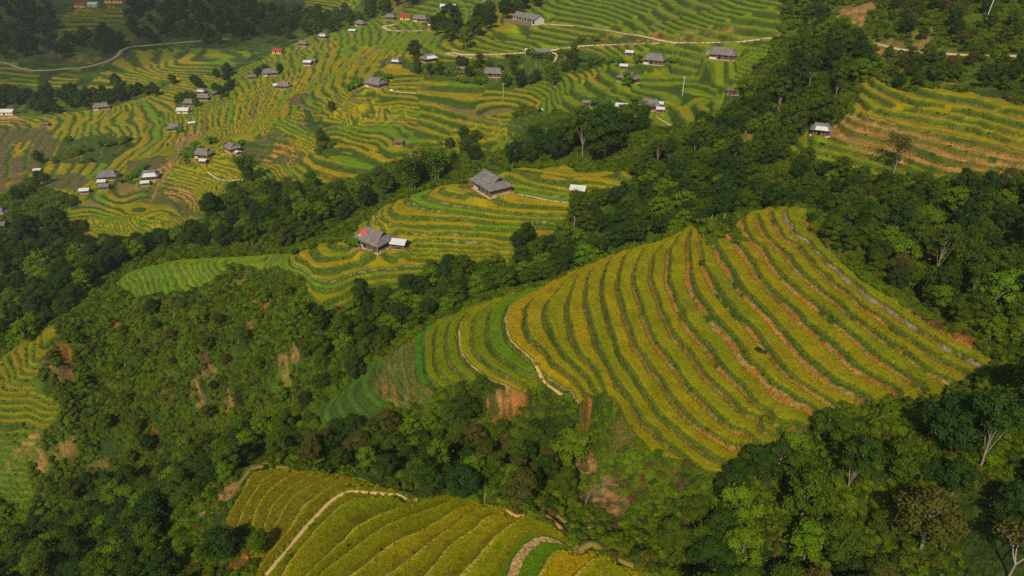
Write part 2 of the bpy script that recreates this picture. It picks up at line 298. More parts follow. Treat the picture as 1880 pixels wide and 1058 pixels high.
# ------------------------------------------------------------------ houses: u, v, nearest sight distance, yaw (deg), length, width, wall height, kind, label
HOUSES = [
 (903,349,150,-57,12.5,8.6,2.9,'stilt','large grey shingled hip roof house on a pale stone base above the golden knoll terraces'),
 (690,450,150,-36,10.2,7.6,2.7,'stilt','grey roofed wooden house with red cloth on its roof beside a white roofed hut'),
 (734,455,150,-14,4.4,3.8,2.2,'shed','small white tin roofed hut on posts right beside the grey house with red cloth'),
 (1061,357,150,-14,4.6,4.0,2.3,'redshed','white tin roofed hut with red boards standing alone among the knoll rice'),
 (690,159,262,-32,11.5,7.5,2.6,'stilt','grey hip roof farmhouse among banana plants at the top of the gold terraces'),
 (788,113,262,35,9.5,6.5,2.5,'halfwhite','grey house with a white roof patch, tilted towards the road bend'),
 (847,131,262,-15,5.0,4.0,2.0,'greyshed','small grey hut half hidden by bushes left of the long grey farmhouse'),
 (905,140,262,-10,12.0,7.0,2.6,'stilt','long grey farmhouse in the bushes below the open roadside shed'),
 (987,103,262,-2,14.0,6.0,3.0,'open','long open sided shed on posts beside the concrete road'),
 (970,42,400,-50,22.0,8.0,3.6,'school','long grey roofed school building with a row of white columns'),
 (1154,151,262,-55,9.5,7.5,2.6,'stilt','dark grey house end on below a small white hut, beside the bright green field'),
 (1145,127,262,-15,4.0,3.4,2.0,'shed','tiny white roofed hut just behind the dark grey house by the green field'),
 (1201,117,262,-24,11.0,7.6,2.7,'stilt','grey hip roof house on a white base above the bright green field'),
 (1156,102,262,-20,4.2,3.6,2.0,'shed','small white hut under the road, left of the hip roof house'),
 (1326,108,262,-24,13.0,8.0,2.8,'stilt','dark grey roofed house with brown walls alone on the right green slope'),
 (1141,203,262,-16,5.6,4.6,2.6,'brickshed','white roofed hut with orange brown walls beside banana plants'),
 (1192,202,262,-14,9.0,6.5,2.5,'stilt','dark grey house behind banana plants with two white huts at its right'),
 (1209,198,262,-12,4.0,3.4,2.3,'shed','upper white hut at the right of the dark grey house'),
 (1212,206,262,-12,3.4,3.0,1.8,'shed','lower white hut at the right of the dark grey house'),
 (1077,194,262,-8,4.2,3.6,2.0,'greyshed','little dark shed alone on the green terraces left of the bananas'),
 (1345,173,262,-10,5.0,4.0,2.2,'brownshed','small red brown roofed hut at the edge of the right ravine wood'),
 (733,266,262,-8,4.6,3.8,2.0,'brownshed','brown thatched field hut in the middle of the gold terraces'),
 (1505,247,150,-22,5.0,4.0,2.2,'halfwhite','small grey and white hut at the tip of the stubble terraces'),
 (375,288,262,-12,9.6,7.2,2.6,'stilt','dark grey house in a clump of bananas above a small white shed'),
 (375,301,262,-8,3.8,3.2,2.4,'shed','small white shed below the dark grey house among bananas'),
 (428,277,262,-48,8.4,6.4,2.6,'stilt','grey house end on, half covered by the tall bamboo'),
 (437,284,262,-48,2.8,2.4,1.8,'shed','tiny white lean-to beside the house under the bamboo'),
 (200,328,262,12,11.0,7.4,2.6,'stilt','wide dark grey house on the left ridge above a small white roof'),
 (189,338,262,8,4.6,3.6,2.0,'shed','white gabled shed directly below the wide dark house on the left ridge'),
 (193,347,262,8,6.0,4.8,2.2,'greyshed','grey shed at the lower edge of the left ridge farm'),
 (157,354,262,10,5.2,4.0,2.0,'shed','pale tin shed on bare earth at the left end of the ridge farm'),
 (277,328,262,14,9.6,7.4,2.6,'halfwhite','grey house with a white front roof beside a dirt track'),
 (268,340,262,14,4.6,3.6,2.0,'shed','white tin shed in front of the half white roofed house'),
 (70,316,262,10,4.2,3.0,1.8,'shed','lone tiny white hut beside a dark shrub on the far left field'),
 (321,239,262,12,8.8,7.0,2.5,'stilt','grey house lowest in the left hamlet, at the ridge foot'),
 (353,229,262,20,4.4,3.0,1.6,'shed','thin white shed on the bright ridge edge'),
 (338,207,262,-4,9.0,6.0,2.4,'whitehouse','broad white roofed house in the middle of the left hamlet'),
 (349,193,262,-6,8.0,6.6,2.5,'stilt','grey house just above the broad white roof in the hamlet'),
 (377,183,262,-12,9.6,6.4,2.5,'stilt','grey brown house at the right side of the left hamlet'),
 (371,172,262,-10,8.0,5.0,2.4,'halfwhite','pale grey house highest in the left hamlet'),
 (396,175,262,40,7.0,5.0,2.3,'greyshed','grey shed slanting at the right end of the left hamlet'),
 (337,179,262,0,3.0,2.4,1.8,'shed','tiny white shed at the left end of the hamlet'),
 (187,200,262,26,12.0,7.0,2.4,'stilt','dark roofed house at the edge of the far left wood'),
 (14,210,262,3,12.0,6.5,2.6,'whitehouse','long white roofed building at the far left edge'),
 (85,231,262,0,6.0,4.0,1.8,'brownshed','tiny brown hut on bare ground on the far left field'),
 (509,161,262,-6,4.6,4.0,2.0,'shed','small white hut against the grey farmhouse above the ridge'),
 (523,162,262,-10,9.2,6.4,2.4,'stilt','grey farmhouse with a white hut at its left on the green ridge'),
 (496,138,262,20,12.0,7.6,2.5,'stilt','grey farmhouse under dark trees on the green slope'),
 (463,145,262,15,7.0,5.0,2.2,'greyshed','low grey shed left of the farmhouse under dark trees'),
 (511,98,262,-12,9.0,7.0,3.0,'redhouse','red roofed house with yellow and white walls on the green slope'),
 (566,121,262,-10,6.6,5.0,2.2,'shed','white hut in front of a grey roof, upper left of the gold ridge'),
 (574,116,262,-16,7.6,5.6,2.3,'greyshed','grey shed behind the white hut, upper left of the gold ridge'),
 (557,84,262,-10,8.0,6.0,2.3,'stilt','dark grey house at the top of the green shoulder'),
 (594,70,262,-15,8.0,6.0,2.3,'halfwhite','grey and white house on the yellow green shoulder'),
 (630,24,400,-4,15.0,8.0,2.8,'halfwhite','pale farmhouse on the far green hillside at the top'),
 (663,48,262,-30,9.0,7.0,2.8,'stilt','dark house with a steep roof left of the hairpin road'),
 (647,60,262,-4,6.4,4.4,2.0,'shed','white hut below the dark house left of the hairpin road'),
 (717,36,400,-10,9.0,7.0,2.6,'stilt','grey house beside the red roof above the hairpin road'),
 (746,36,400,-14,10.0,7.0,2.8,'redhouse','bright red roofed house above the hairpin road'),
 (773,39,400,-12,12.0,8.0,2.6,'stilt','grey hip roof house right of the red roof above the hairpin road'),
 (792,51,400,-5,4.6,4.0,2.2,'shed','tiny white hut at the road end beside the dark trees'),
 (823,18,400,-2,14.0,8.0,2.8,'whitehouse','wide white roofed house at the top centre'),
 (895,9,400,-10,8.6,7.0,2.6,'stilt','grey house among trees at the top centre'),
 (727,118,262,-8,6.0,4.6,2.2,'halfwhite','small grey and white field hut beside the brown fallow'),
 (150,13,500,-6,13.0,8.0,3.0,'redhouse','dull red roofed house highest at the top left'),
 (212,5,500,-4,22.0,9.0,3.0,'redhouse','long dull red roof at the very top left'),
 (172,12,500,-4,12.0,7.0,2.8,'whitehouse','pale roofed house between two red roofs at the top left'),
 (-2,398,262,10,9.0,7.0,2.6,'stilt','grey house cut by the left edge beside the trees'),
 (2,418,262,10,6.0,5.0,2.2,'greyshed','grey shed at the left edge under the trees'),
]
PADS = [(h[0], h[1], h[2], max(h[4], h[5]) * .62 + .6) for h in HOUSES]
# ------------------------------------------------------------------ land cover
_pn = dict(ox=(fnoise(GX, GY, 7, 5) - .5) * 5.0, oy=(fnoise(GX, GY, 7, 6) - .5) * 5.0)
JX = GX + _pn['ox'] * np.clip(GR / 200, .35, 1.2); JY = GY + _pn['oy'] * np.clip(GR / 200, .35, 1.2)
JX2 = GX + _pn['ox'] * .3; JY2 = GY + _pn['oy'] * .3
D0 = -H0

def lv_lin(step, ref=0.0):
    return (lambda D: (ref - D) / step), (lambda n: ref - n * step)
_sd = np.array(SPUR_D); _sn = np.arange(len(SPUR_D), dtype=float)
_sdx = np.concatenate([[_sd[0] + 30], _sd, [_sd[-1] - 30]]); _snx = np.concatenate([[_sn[0] - 20], _sn, [_sn[-1] + 30]])
lv_spur = (lambda D: np.interp(-D, -_sdx, _snx)), (lambda n: np.interp(n, _snx, _sdx))
_kd = np.array(KNOLL_D); _kn = np.arange(len(_kd), dtype=float)
_kdx = np.concatenate([[_kd[0] - 10], _kd, [_kd[-1] + 30]]); _knx = np.concatenate([[8.0], -_kn, [-_kn[-1] - 28]])
lv_knoll = (lambda D: np.interp(D, _kdx, _knx)), (lambda n: np.interp(-n, -_knx, _kdx))
lv_fore = lv_lin(1.1, 101.0)
_fd = [-80]; _fnn = [0.0]                          # village slope: finer steps where it flattens towards the valley floor
while _fd[-1] < 240: _fnn.append(_fnn[-1] - 1); _fd.append(_fd[-1] + (1.45 if _fd[-1] < 96 else (1.25 if _fd[-1] < 127 else (.72 if _fd[-1] < 141 else .5))))
lv_far = (lambda D: np.interp(D, _fd, _fnn)), (lambda n: np.interp(-n, [-q for q in _fnn], _fd))

PAL = dict(gold=(.278, .200, .001), green=(.125, .190, .001), bright=(.034, .150, .005), fallow=(.150, .105, .040), stubble=(.46, .235, .055),
           weeds=(.055, .090, .010), soil=(.46, .165, .022), redsoil=(.17, .055, .025), bund=(.45, .32, .11), riser=(.046, .090, .006), stone=(.34, .27, .16),
           floor=(.032, .058, .006), scrub=(.075, .130, .006), dryscrub=(.13, .10, .018), bare=(.38, .20, .065), pale=(.46, .36, .20), olive=(.10, .10, .008), brownrice=(.118, .082, .005))
PAL = {k: np.array(v) for k, v in PAL.items()}
# name, polygon in photo pixels, farthest distance, level functions, riser share, canopy height, gold share, spread, soil share of risers
REG = [
 dict(n='far', tmin=262, tmax=1400, lv=lv_far, r=.30, can=.5, gold=.74, spread=.4, soil=.05, poly=[(105,446),(112,396),(150,370),(60,335),(-40,380),(-40,200),(60,215),(150,205),(230,190),(330,150),(430,130),(480,110),(560,70),(640,55),(700,30),(800,0),(900,-30),(1440,-30),(1430,70),(1400,110),(1360,150),(1330,200),(1290,226),(1200,232),(1130,236),(1080,215),(1010,205),(960,250),(930,276),(860,280),(780,290),(720,305),(650,333),(570,336),(540,340),(480,325),(450,335),(420,345),(380,385),(370,410),(300,432),(180,442)]),
 dict(n='opposite', tmin=500, tmax=1400, lv=lv_lin(1.15), r=.36, can=.5, gold=.6, spread=.6, soil=.1, poly=[(240,93),(330,88),(480,95),(420,125),(330,150),(290,150),(240,165),(150,172),(180,140),(200,120)]),
 dict(n='opposite', tmin=500, tmax=1400, lv=lv_lin(1.15), r=.36, can=.5, gold=.75, spread=.4, soil=.1, poly=[(112,30),(145,16),(222,14),(232,38),(190,50),(150,55),(100,76),(110,55)]),
 dict(n='opposite', tmin=500, tmax=1400, lv=lv_lin(1.15), r=.36, can=.5, gold=.85, spread=.4, soil=.2, poly=[(88,150),(130,125),(150,125),(140,150),(118,168),(95,160)]),
 dict(n='opposite', tmin=500, tmax=1400, lv=lv_lin(1.15), r=.36, can=.5, gold=.6, spread=.5, soil=.1, poly=[(-40,112),(30,116),(70,135),(65,160),(30,168),(-40,165)]),
 dict(n='opposite', tmin=500, tmax=1400, lv=lv_lin(1.15), r=.36, can=.5, gold=.6, spread=.5, soil=.1, poly=[(560,-30),(690,-30),(640,25),(560,22)]),
 dict(n='right', tmin=150, tmax=300, lv=lv_lin(1.75, 62.0), r=.27, can=.6, gold=.85, spread=.3, soil=.5, poly=[(1579,131),(1610,150),(1660,170),(1732,164),(1790,171),(1950,215),(1950,320),(1834,330),(1720,330),(1650,326),(1604,322),(1527,298),(1466,286),(1438,266),(1470,250),(1494,250),(1545,215),(1572,200),(1572,150)]),
 dict(n='subhill', tmin=150, tmax=262, lv=lv_lin(.66, 112.5), r=.30, can=.2, gold=.12, spread=.25, soil=.36, poly=[(205,514),(235,491),(300,472),(350,466),(420,472),(500,464),(548,466),(546,490),(528,499),(505,494),(470,498),(425,492),(405,513),(380,525),(330,534),(300,547),(255,553),(235,542),(215,530)]),
 dict(n='lowleft', tmin=120, tmax=235, lv=lv_lin(1.15, 122.0), r=.30, can=.6, gold=.62, spread=.3, soil=.2, poly=[(90,602),(60,614),(0,654),(-80,700),(-80,800),(62,790),(115,758),(112,742),(64,724),(52,702),(74,692),(82,660),(92,635)]),
 dict(n='lowleft', tmin=120, tmax=235, lv=lv_lin(1.3, 122.0), r=.55, can=.3, gold=.1, spread=.2, soil=.15, poly=[(-80,800),(70,795),(75,830),(60,840),(70,930),(40,940),(-80,930)]),
 dict(n='knoll', tmin=150, tmax=278, lv=lv_knoll, r=.33, can=.65, gold=.72, spread=.35, soil=.22, poly=[(553,553),(560,584),(586,586),(640,564),(700,540),(770,522),(860,499),(925,492),(938,470),(945,442),(1000,436),(1038,434),(1045,395),(1065,372),(1090,346),(1165,342),(1165,319),(1080,316),(1000,310),(950,310),(920,320),(870,336),(820,340),(760,358),(700,387),(662,410),(640,444),(600,449),(550,462),(520,472),(530,490),(560,520),(560,540)]),
 dict(n='spur', tmin=90, tmax=188, lv=lv_lin(1.2, 105.5), r=.40, can=0, gold=.2, spread=.3, soil=.55, poly=[(768,615),(762,640),(765,680),(775,708),(800,730),(790,748),(745,752),(700,745),(686,700),(695,655),(742,626)]),
 dict(n='spurgreen', tmin=90, tmax=195, lv=lv_lin(2.2, 105.5), r=.55, can=.3, gold=0, spread=.1, soil=.12, poly=[(560,765),(600,736),(650,692),(705,652),(690,700),(705,745),(660,790),(590,800)]),
 dict(n='spur', tmin=90, tmax=199, lv=lv_spur, r=.20, can=.65, gold=.62, spread=.22, soil=.62, poly=[(817,584),(850,570),(905,550),(950,538),(1010,520),(1060,494),(1100,476),(1160,449),(1200,432),(1240,416),(1285,404),(1320,418),(1345,416),(1366,398),(1385,387),(1428,383),(1457,382),(1485,388),(1490,420),(1540,478),(1593,522),(1640,550),(1690,585),(1760,622),(1832,655),(1824,674),(1762,706),(1700,735),(1650,728),(1600,745),(1520,765),(1480,788),(1430,815),(1380,848),(1330,872),(1290,868),(1240,845),(1190,830),(1150,785),(1130,740),(1108,718),(1078,722),(1062,740),(1030,725),(1000,712),(960,722),(930,708),(900,698),(870,702),(830,706),(810,718),(775,708),(765,680),(762,640),(768,615),(790,594)]),
 dict(n='fore', tmin=75, tmax=142, lv=lv_fore, r=.09, can=.36, gold=.40, spread=.35, soil=.05, poly=[(412,965),(430,925),(446,894),(463,867),(500,859),(545,863),(575,867),(610,872),(690,886),(720,901),(750,916),(790,911),(845,908),(880,923),(935,938),(990,956),(1040,985),(1075,1010),(1110,1019),(1160,1042),(1230,1064),(1200,1160),(440,1160),(470,1058),(455,1020),(500,978)]),
]
rid = np.full(GX.shape, -1, int)
for i, R in enumerate(REG):
    wp = world_poly(R['poly'], R['tmax'], R['tmin'])
    rid[inpoly(JX2 if R['n'] in ('fore', 'spur', 'spurgreen') else JX, JY2 if R['n'] in ('fore', 'spur', 'spurgreen') else JY, wp)] = i
n_lo = fnoise(GX, GY, 22, 11); n_mid = fnoise(GX, GY, 5, 12); n_hi = fnoise(GX, GY, 1.6, 13); n_xl = fnoise(GX, GY, 60, 14)
wob = (n_mid - .5) * .10 + (n_hi - .5) * .05
_wx = (fnoise(GX, GY, 14, 51) - .5); _wy = (fnoise(GX, GY, 14, 52) - .5)
_w2 = (fnoise(GX, GY, 45, 53) - .5); _w3 = (fnoise(GX, GY, 45, 54) - .5)
_sf = np.where(GR < 170, 1.2, np.where(GR < 262, 2.0, 5.0))
DJ = -grid_sample(H0, GX + _wx * _sf + _w2 * np.where(GR > 262, 9, 0), GY + _wy * _sf + _w3 * np.where(GR > 262, 9, 0))

# fields of another crop or cover inside the terraces:  cover, polygon, gold share
ZONES = [
 ('rice', .12, 262, [(940,150),(1100,100),(1430,60),(1440,110),(1360,150),(1330,210),(1200,235),(1130,236),(1080,215),(1000,205),(1000,180)]),
 ('rice', .95, 262, [(1040,128),(1100,130),(1125,148),(1110,160),(1090,148),(1040,140)]),
 ('rice', .8, 262, [(1160,160),(1200,180),(1290,195),(1330,210),(1290,222),(1230,205),(1170,180)]),
 ('rice', .10, 262, [(1000,-30),(1440,-30),(1430,66),(1250,70),(1180,62),(1000,42),(960,40)]),
 ('rice', .3, 262, [(830,100),(900,62),(960,45),(1040,48),(1200,66),(1240,72),(1100,84),(1000,92),(880,100)]),
 ('weeds', .2, 262, [(1150,62),(1240,72),(1100,84),(1040,88),(1060,70)]),
 ('weeds', .2, 262, [(750,120),(830,112),(950,100),(1080,90),(1120,110),(1080,128),(1040,130),(1000,150),(920,165),(840,145),(760,140)]),
 ('weeds', .3, 262, [(930,230),(960,195),(1010,205),(990,235),(940,255)]),
 ('rice', .2, 262, [(880,272),(920,252),(945,245),(930,276),(880,282)]),
 ('rice', .15, 262, [(600,60),(700,30),(800,0),(930,-20),(900,30),(830,60),(800,95),(740,100),(680,80),(640,90)]),
 ('rice', .25, 262, [(430,130),(520,90),(600,95),(560,130),(480,150),(400,190),(330,230),(250,245),(330,190)]),
 ('fallow', .2, 262, [(430,285),(505,228),(520,250),(540,262),(560,280),(545,300),(500,305),(470,300),(440,310)]),
 ('stubble', .2, 262, [(505,255),(535,262),(545,278),(535,300),(520,282),(490,300),(480,292),(505,275)]),
 ('fallow', .2, 262, [(525,185),(545,172),(570,172),(565,182),(545,192),(530,192)]),
 ('fallow', .2, 262, [(700,110),(730,95),(722,122),(690,122)]),
 ('rice', 1.0, 262, [(722,95),(745,105),(740,125),(722,120)]),
 ('fallow', .2, 262, [(230,295),(300,285),(320,300),(290,315),(235,312)]),
 ('bare', .2, 262, [(315,255),(360,235),(375,240),(345,260),(335,285),(305,330),(290,345),(285,320),(325,285)]),
 ('stubble', .2, 262, [(296,345),(320,335),(345,350),(370,375),(365,384),(330,370)]),
 ('fallow', .2, 262, [(275,345),(300,345),(330,372),(380,395),(375,402),(300,378),(255,372),(265,355)]),
 ('fallow', .2, 262, [(-40,225),(90,235),(110,260),(90,300),(60,320),(-40,380)]),
 ('fallow', .2, 262, [(90,320),(60,360),(100,345),(140,350),(170,330),(150,318)]),
 ('stubble', .2, 262, [(20,390),(60,360),(100,345),(96,370),(50,385)]),
 ('weeds', .3, 262, [(110,260),(200,245),(250,262),(200,300),(140,300),(100,300)]),
 ('rice', .9, 262, [(20,265),(60,258),(55,280),(25,290)]),
 ('stubble', .5, 262, [(-40,215),(40,212),(60,218),(30,224),(-40,224)]),
 ('weeds', .3, 262, [(560,195),(585,235),(605,245),(620,265),(598,290),(580,275),(590,255),(565,240)]),
 ('stubble', .2, 150, [(1545,212),(1590,206),(1655,228),(1740,246),(1880,276),(1990,290),(1990,345),(1834,335),(1744,312),(1640,284),(1570,266),(1505,250)]),
 ('rice', .2, 150, [(1438,266),(1494,250),(1540,268),(1640,285),(1720,312),(1740,335),(1640,330),(1527,300),(1466,287)]),
 ('olive', .5, 75, [(412,965),(430,925),(446,894),(463,867),(500,859),(575,867),(690,884),(720,899),(662,898),(634,902),(610,915),(560,967),(470,1070),(440,1060),(490,985)]),
 ('weeds', .5, 90, [(1282,402),(1345,400),(1362,440),(1345,444),(1320,440),(1300,452),(1285,440)]),
 ('weeds', .5, 150, [(985,408),(1040,415),(1040,428),(970,424)]),
 ('weeds', .5, 75, [(745,915),(760,905),(790,908),(770,922)]),
 ('weeds', .5, 90, [(1395,765),(1440,775),(1480,785),(1500,760),(1540,740),(1600,745),(1520,770),(1440,815),(1420,790)]),
]
RGB = np.zeros(GX.shape + (3,)); Z = H0.copy(); RICE = np.full(GX.shape, -1, int)
cover = np.full(GX.shape, 'rice', dtype='<U8'); goldv = np.full(GX.shape, -1.0)
for cov, g, tmin, pts in ZONES:
    m = inpoly(JX, JY, world_poly(pts, 1400 if tmin >= 262 else (300 if tmin == 150 else 199), tmin)); cover[m] = cov; goldv[m] = g
# wild ground
wild = rid < 0
sc = sstep(.42, .62, n_lo * .5 + n_mid * .35 + n_xl * .15)[..., None]; dr = (sstep(.60, .72, n_mid * .6 + n_hi * .4) * sstep(.40, .62, n_xl))[..., None]
base = PAL['floor'] * (1 - sc) + PAL['scrub'] * sc
base = base * (1 - dr * .8) + PAL['dryscrub'] * dr * .8
RGB[:] = base
Z[wild] += ((n_mid - .5) * 2.2 + (n_hi - .5) * .8)[wild]
CAN = np.zeros(GX.shape)
for i, R in enumerate(REG):
    m = rid == i
    if not m.any(): continue
    x = GX[m]; y = GY[m]; far = R['n'] in ('far', 'opposite')
    n = R['lv'][0](DJ[m]) + wob[m]
    k = np.floor(n); f = n - k; r = R['r'] * (0.8 + .4 * vnoise(x, y, 14, 31 + i))
    if R['n'] == 'spur' and R['can'] > 0: r = np.where(k >= 15, r * 1.45, r)
    q = np.clip((f - (1 - r)) / r, 0, 1); zk = -R['lv'][1](k); zk1 = -R['lv'][1](k + 1)
    if far:                                        # some neighbouring steps were levelled into one wider plot
        wide = vnoise(x, y, 34, 91) > .60; k2 = np.floor(n / 2) * 2; f2 = (n - k2) / 2
        k = np.where(wide, k2, k); f = np.where(wide, f2, f); q = np.clip((f - (1 - r)) / r, 0, 1); zk = -R['lv'][1](k); zk1 = -R['lv'][1](k + np.where(wide, 2, 1))
    z = zk + (zk1 - zk) * (q * .85 + .15 * sstep(0, 1, q))
    cv = cover[m]; hs = _hash(k, np.zeros_like(k) + i, 3); seg = vnoise(x + k * 31.7, y, 26, 8)
    seg = .5 + (seg - .5) * 1.3
    gb = np.where(goldv[m] >= 0, goldv[m], R['gold'])
    spd = np.where((goldv[m] >= 0) & (goldv[m] < .35), .35, 1.0) * R['spread']
    g = np.clip(gb + (hs - .5) * spd * 1.3 + (seg - .5) * spd * 1.2 + (n_mid[m] - .5) * .18, 0, 1)[:, None]
    top = PAL['green'] * (1 - g) + PAL['gold'] * g
    if far or R['n'] in ('knoll', 'right'):         # plots along a step ripen, or are cut, at different times
        pl = np.floor((x * .83 + y * .55 + 40 * _hash(k, k * 0, 21)) / (17 if not far else 26)); ph = _hash(k, pl, 23)[:, None]; ok_ = (goldv[m] < 0)[:, None] if far else np.ones((len(x), 1), bool)
        lim = 1.0 if far else .55
        top = np.where(ok_ & (ph < .13 * lim), PAL['green'] * .95 + PAL['bright'] * .15, top); top = np.where(ok_ & (ph > 1 - .06 * lim), PAL['fallow'] * .8 + PAL['gold'] * .25, top); top = np.where(ok_ & (ph > .6) & (ph < .78), top * .82 + PAL['gold'] * .22, top)
    if R['n'] == 'subhill': top = PAL['green'] * .95 + PAL['bright'] * .15 + (PAL['green'] - PAL['bright']) * (hs[:, None] - .35) * .6
    if R['n'] == 'spurgreen': top = (PAL['bright'] * .45 + PAL['weeds'] * .7) * (.75 + .5 * n_mid[m])[:, None] + 0 * g
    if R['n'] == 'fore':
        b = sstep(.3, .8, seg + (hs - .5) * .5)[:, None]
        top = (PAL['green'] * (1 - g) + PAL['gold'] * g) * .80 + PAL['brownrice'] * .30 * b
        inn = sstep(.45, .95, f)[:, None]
        top = top * (1 - inn * .5) + PAL['brownrice'] * .6 * inn * .5  # inner rows browner: partly uneven ripening, partly shade put into the colour
    if R['n'] == 'lowleft': top = top * .85
    wilt = vnoise(x, y, 3.2, 41)[:, None]; top = top * (.86 + .28 * wilt)
    isrice = np.isin(cv, ['rice', 'olive'])
    for nm in ('fallow', 'stubble', 'weeds', 'bare', 'olive'):
        s = cv == nm
        if s.any():
            t = PAL[nm if nm != 'olive' else 'brownrice'] * (.7 + .6 * n_hi[m][s])[:, None]
            if nm in ('fallow', 'stubble'): t = t * (1 - .35 * sstep(.45, .65, n_mid[m][s])[:, None]) + PAL['weeds'] * .35 * sstep(.45, .65, n_mid[m][s])[:, None]
            if nm == 'olive': t = t * .72 + PAL['gold'] * .16 + PAL['green'] * .22
            top[s] = t
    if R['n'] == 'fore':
        ed = (sstep(.30, .15, f + (n_hi[m] - .5) * .05) * .6)[:, None]; top = top * (1 - ed) + (PAL['gold'] * .85 + PAL['green'] * .6) * ed  # outer rows yellower: riper plants plus a sunlit rim painted into the colour
    if R['can'] == 0:
        isrice[:] = False; top = PAL['weeds'] * (.8 + .5 * n_mid[m])[:, None] + PAL['fallow'] * .25
    if R['n'] == 'spur' and R['can'] > 0:
        s = k == 0; top[s] = PAL['bright'] * .75 + PAL['green'] * .2
        s = (k == 6) | ((k == 1) | (k == 2) | (k == 3) | (k == 5)); top[s] = (top[s] * .35 + (PAL['green'] * .8) * .65)
        s = k == 7; top[s] = PAL['gold'] * (1.0 + .1 * (n_mid[m][s] - .5))[:, None]
        s = k == 6; top[s] = PAL['green'] * .75 + PAL['bright'] * .2
    # risers: green above, bare soil in their lower part
    so = sstep(.5 - R['soil'] * .3, .72 - R['soil'] * .3, n_lo[m] * .35 + n_mid[m] * .35 + n_hi[m] * .3) * sstep(.62 + (.22 if R['n'] == 'spur' else 0), .18 + (.22 if R['n'] == 'spur' else 0), q + (n_hi[m] - .5) * .35) * np.clip(R['soil'] * 1.6, 0, 1)
    so = np.clip(so * (np.where(k >= 12, 1.0 + 1.6 * _hash(k, k * 0, 77), .6) if R['n'] == 'spur' else 1), 0, 1) * (.35 + .65 * vnoise(x + k * 17.3, y + k * 5.1, 19, 44 + i))
    if R['n'] == 'knoll':
        st = sstep(.50, .70, vnoise(x, y, .9, 62) * .6 + n_hi[m] * .4) * sstep(.50, .66, vnoise(x + k * 9.1, y, 16, 61)) * .75; st = st * (k > -13); rs = PAL['riser'] * (.8 + .6 * n_mid[m])[:, None] + PAL['olive'] * .25
        rs = rs * (1 - st[:, None]) + PAL['stone'] * st[:, None]; rs = rs * (1 - so[:, None] * .5) + PAL['soil'] * so[:, None] * .5
    else:
        rs = PAL['riser'] * (.75 + .7 * n_mid[m])[:, None]
        if far: rs = rs * .72 + PAL['olive'] * .10
        if R['n'] == 'fore': rs = PAL['green'] * .75 + PAL['gold'] * .25 + rs * .1
        tn = sstep(.45, .65, vnoise(x, y, .7, 88) * .6 + n_hi[m] * .4)[:, None]; sc_ = PAL['soil'] * (1.05 - .6 * tn) + (PAL['bund'] * .75) * tn * .8
        rs = rs * (1 - so[:, None]) + sc_ * so[:, None]
    if R['n'] == 'right': sm = ((cv == 'stubble') * sstep(.30, .55, n_mid[m]))[:, None]; rs = rs * (1 - sm * .28) + (PAL['stubble'] * .55) * sm * .28
    isr = f > 1 - r
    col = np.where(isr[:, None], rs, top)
    # the narrow bank along each outer edge
    bw = .15 if R['n'] == 'fore' else .085; bank = (f < bw) & ~isr
    bk = (PAL['green'] * .72 + PAL['bund'] * .10) * (.6 + .7 * n_hi[m])[:, None]
    if R['n'] == 'fore': bk = (PAL['gold'] * .75 + PAL['green'] * .35 + PAL['bund'] * .30) * (.7 + .5 * n_hi[m])[:, None]
    if R['n'] == 'spur' and R['can'] > 0:
        for kk, wd in ((4, .12), (7, .12)):
            s = (k == kk) & (f < wd); bank |= s; bk[s] = PAL['bund'] * (.85 + .5 * n_hi[m][s])[:, None]
        s = (k == 23) & isr & (n_hi[m] > .42); col[s] = PAL['stone'] * (.34 + .75 * n_hi[m][s])[:, None]
    if R['n'] == 'fore':
        s = (k == 6) & (f < .13); bank |= s; bk[s] = PAL['bund'] * (.85 + .5 * n_hi[m][s])[:, None]
        s = (k == 14) & (f < .34); bank |= s; bk[s] = (PAL['bund'] * .6 + PAL['bare'] * .4) * (.8 + .5 * n_hi[m][s])[:, None]
        s = (k == 14) & (f >= .34) | (k == 13) & (f > .8); col[s] = PAL['green'] * .6 + PAL['bright'] * .3
        s = (k == 15) & ~bank; col[s] = PAL['gold'] * (1.0 + .3 * (n_hi[m][s] - .5))[:, None]
    if R['n'] == 'knoll':
        s = (k == -15) & (f < .12); bank |= s; bk[s] = PAL['stone'] * .9
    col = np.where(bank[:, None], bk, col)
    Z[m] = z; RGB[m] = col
    rice = isrice & ~bank & (f < 1 - r - .01)
    idx = np.full(x.shape, -1); idx[rice] = i; RICE[m] = idx
    c = np.zeros(x.shape); c[rice] = R['can'] * (.8 + .4 * n_hi[m][rice]); CAN[m] = c

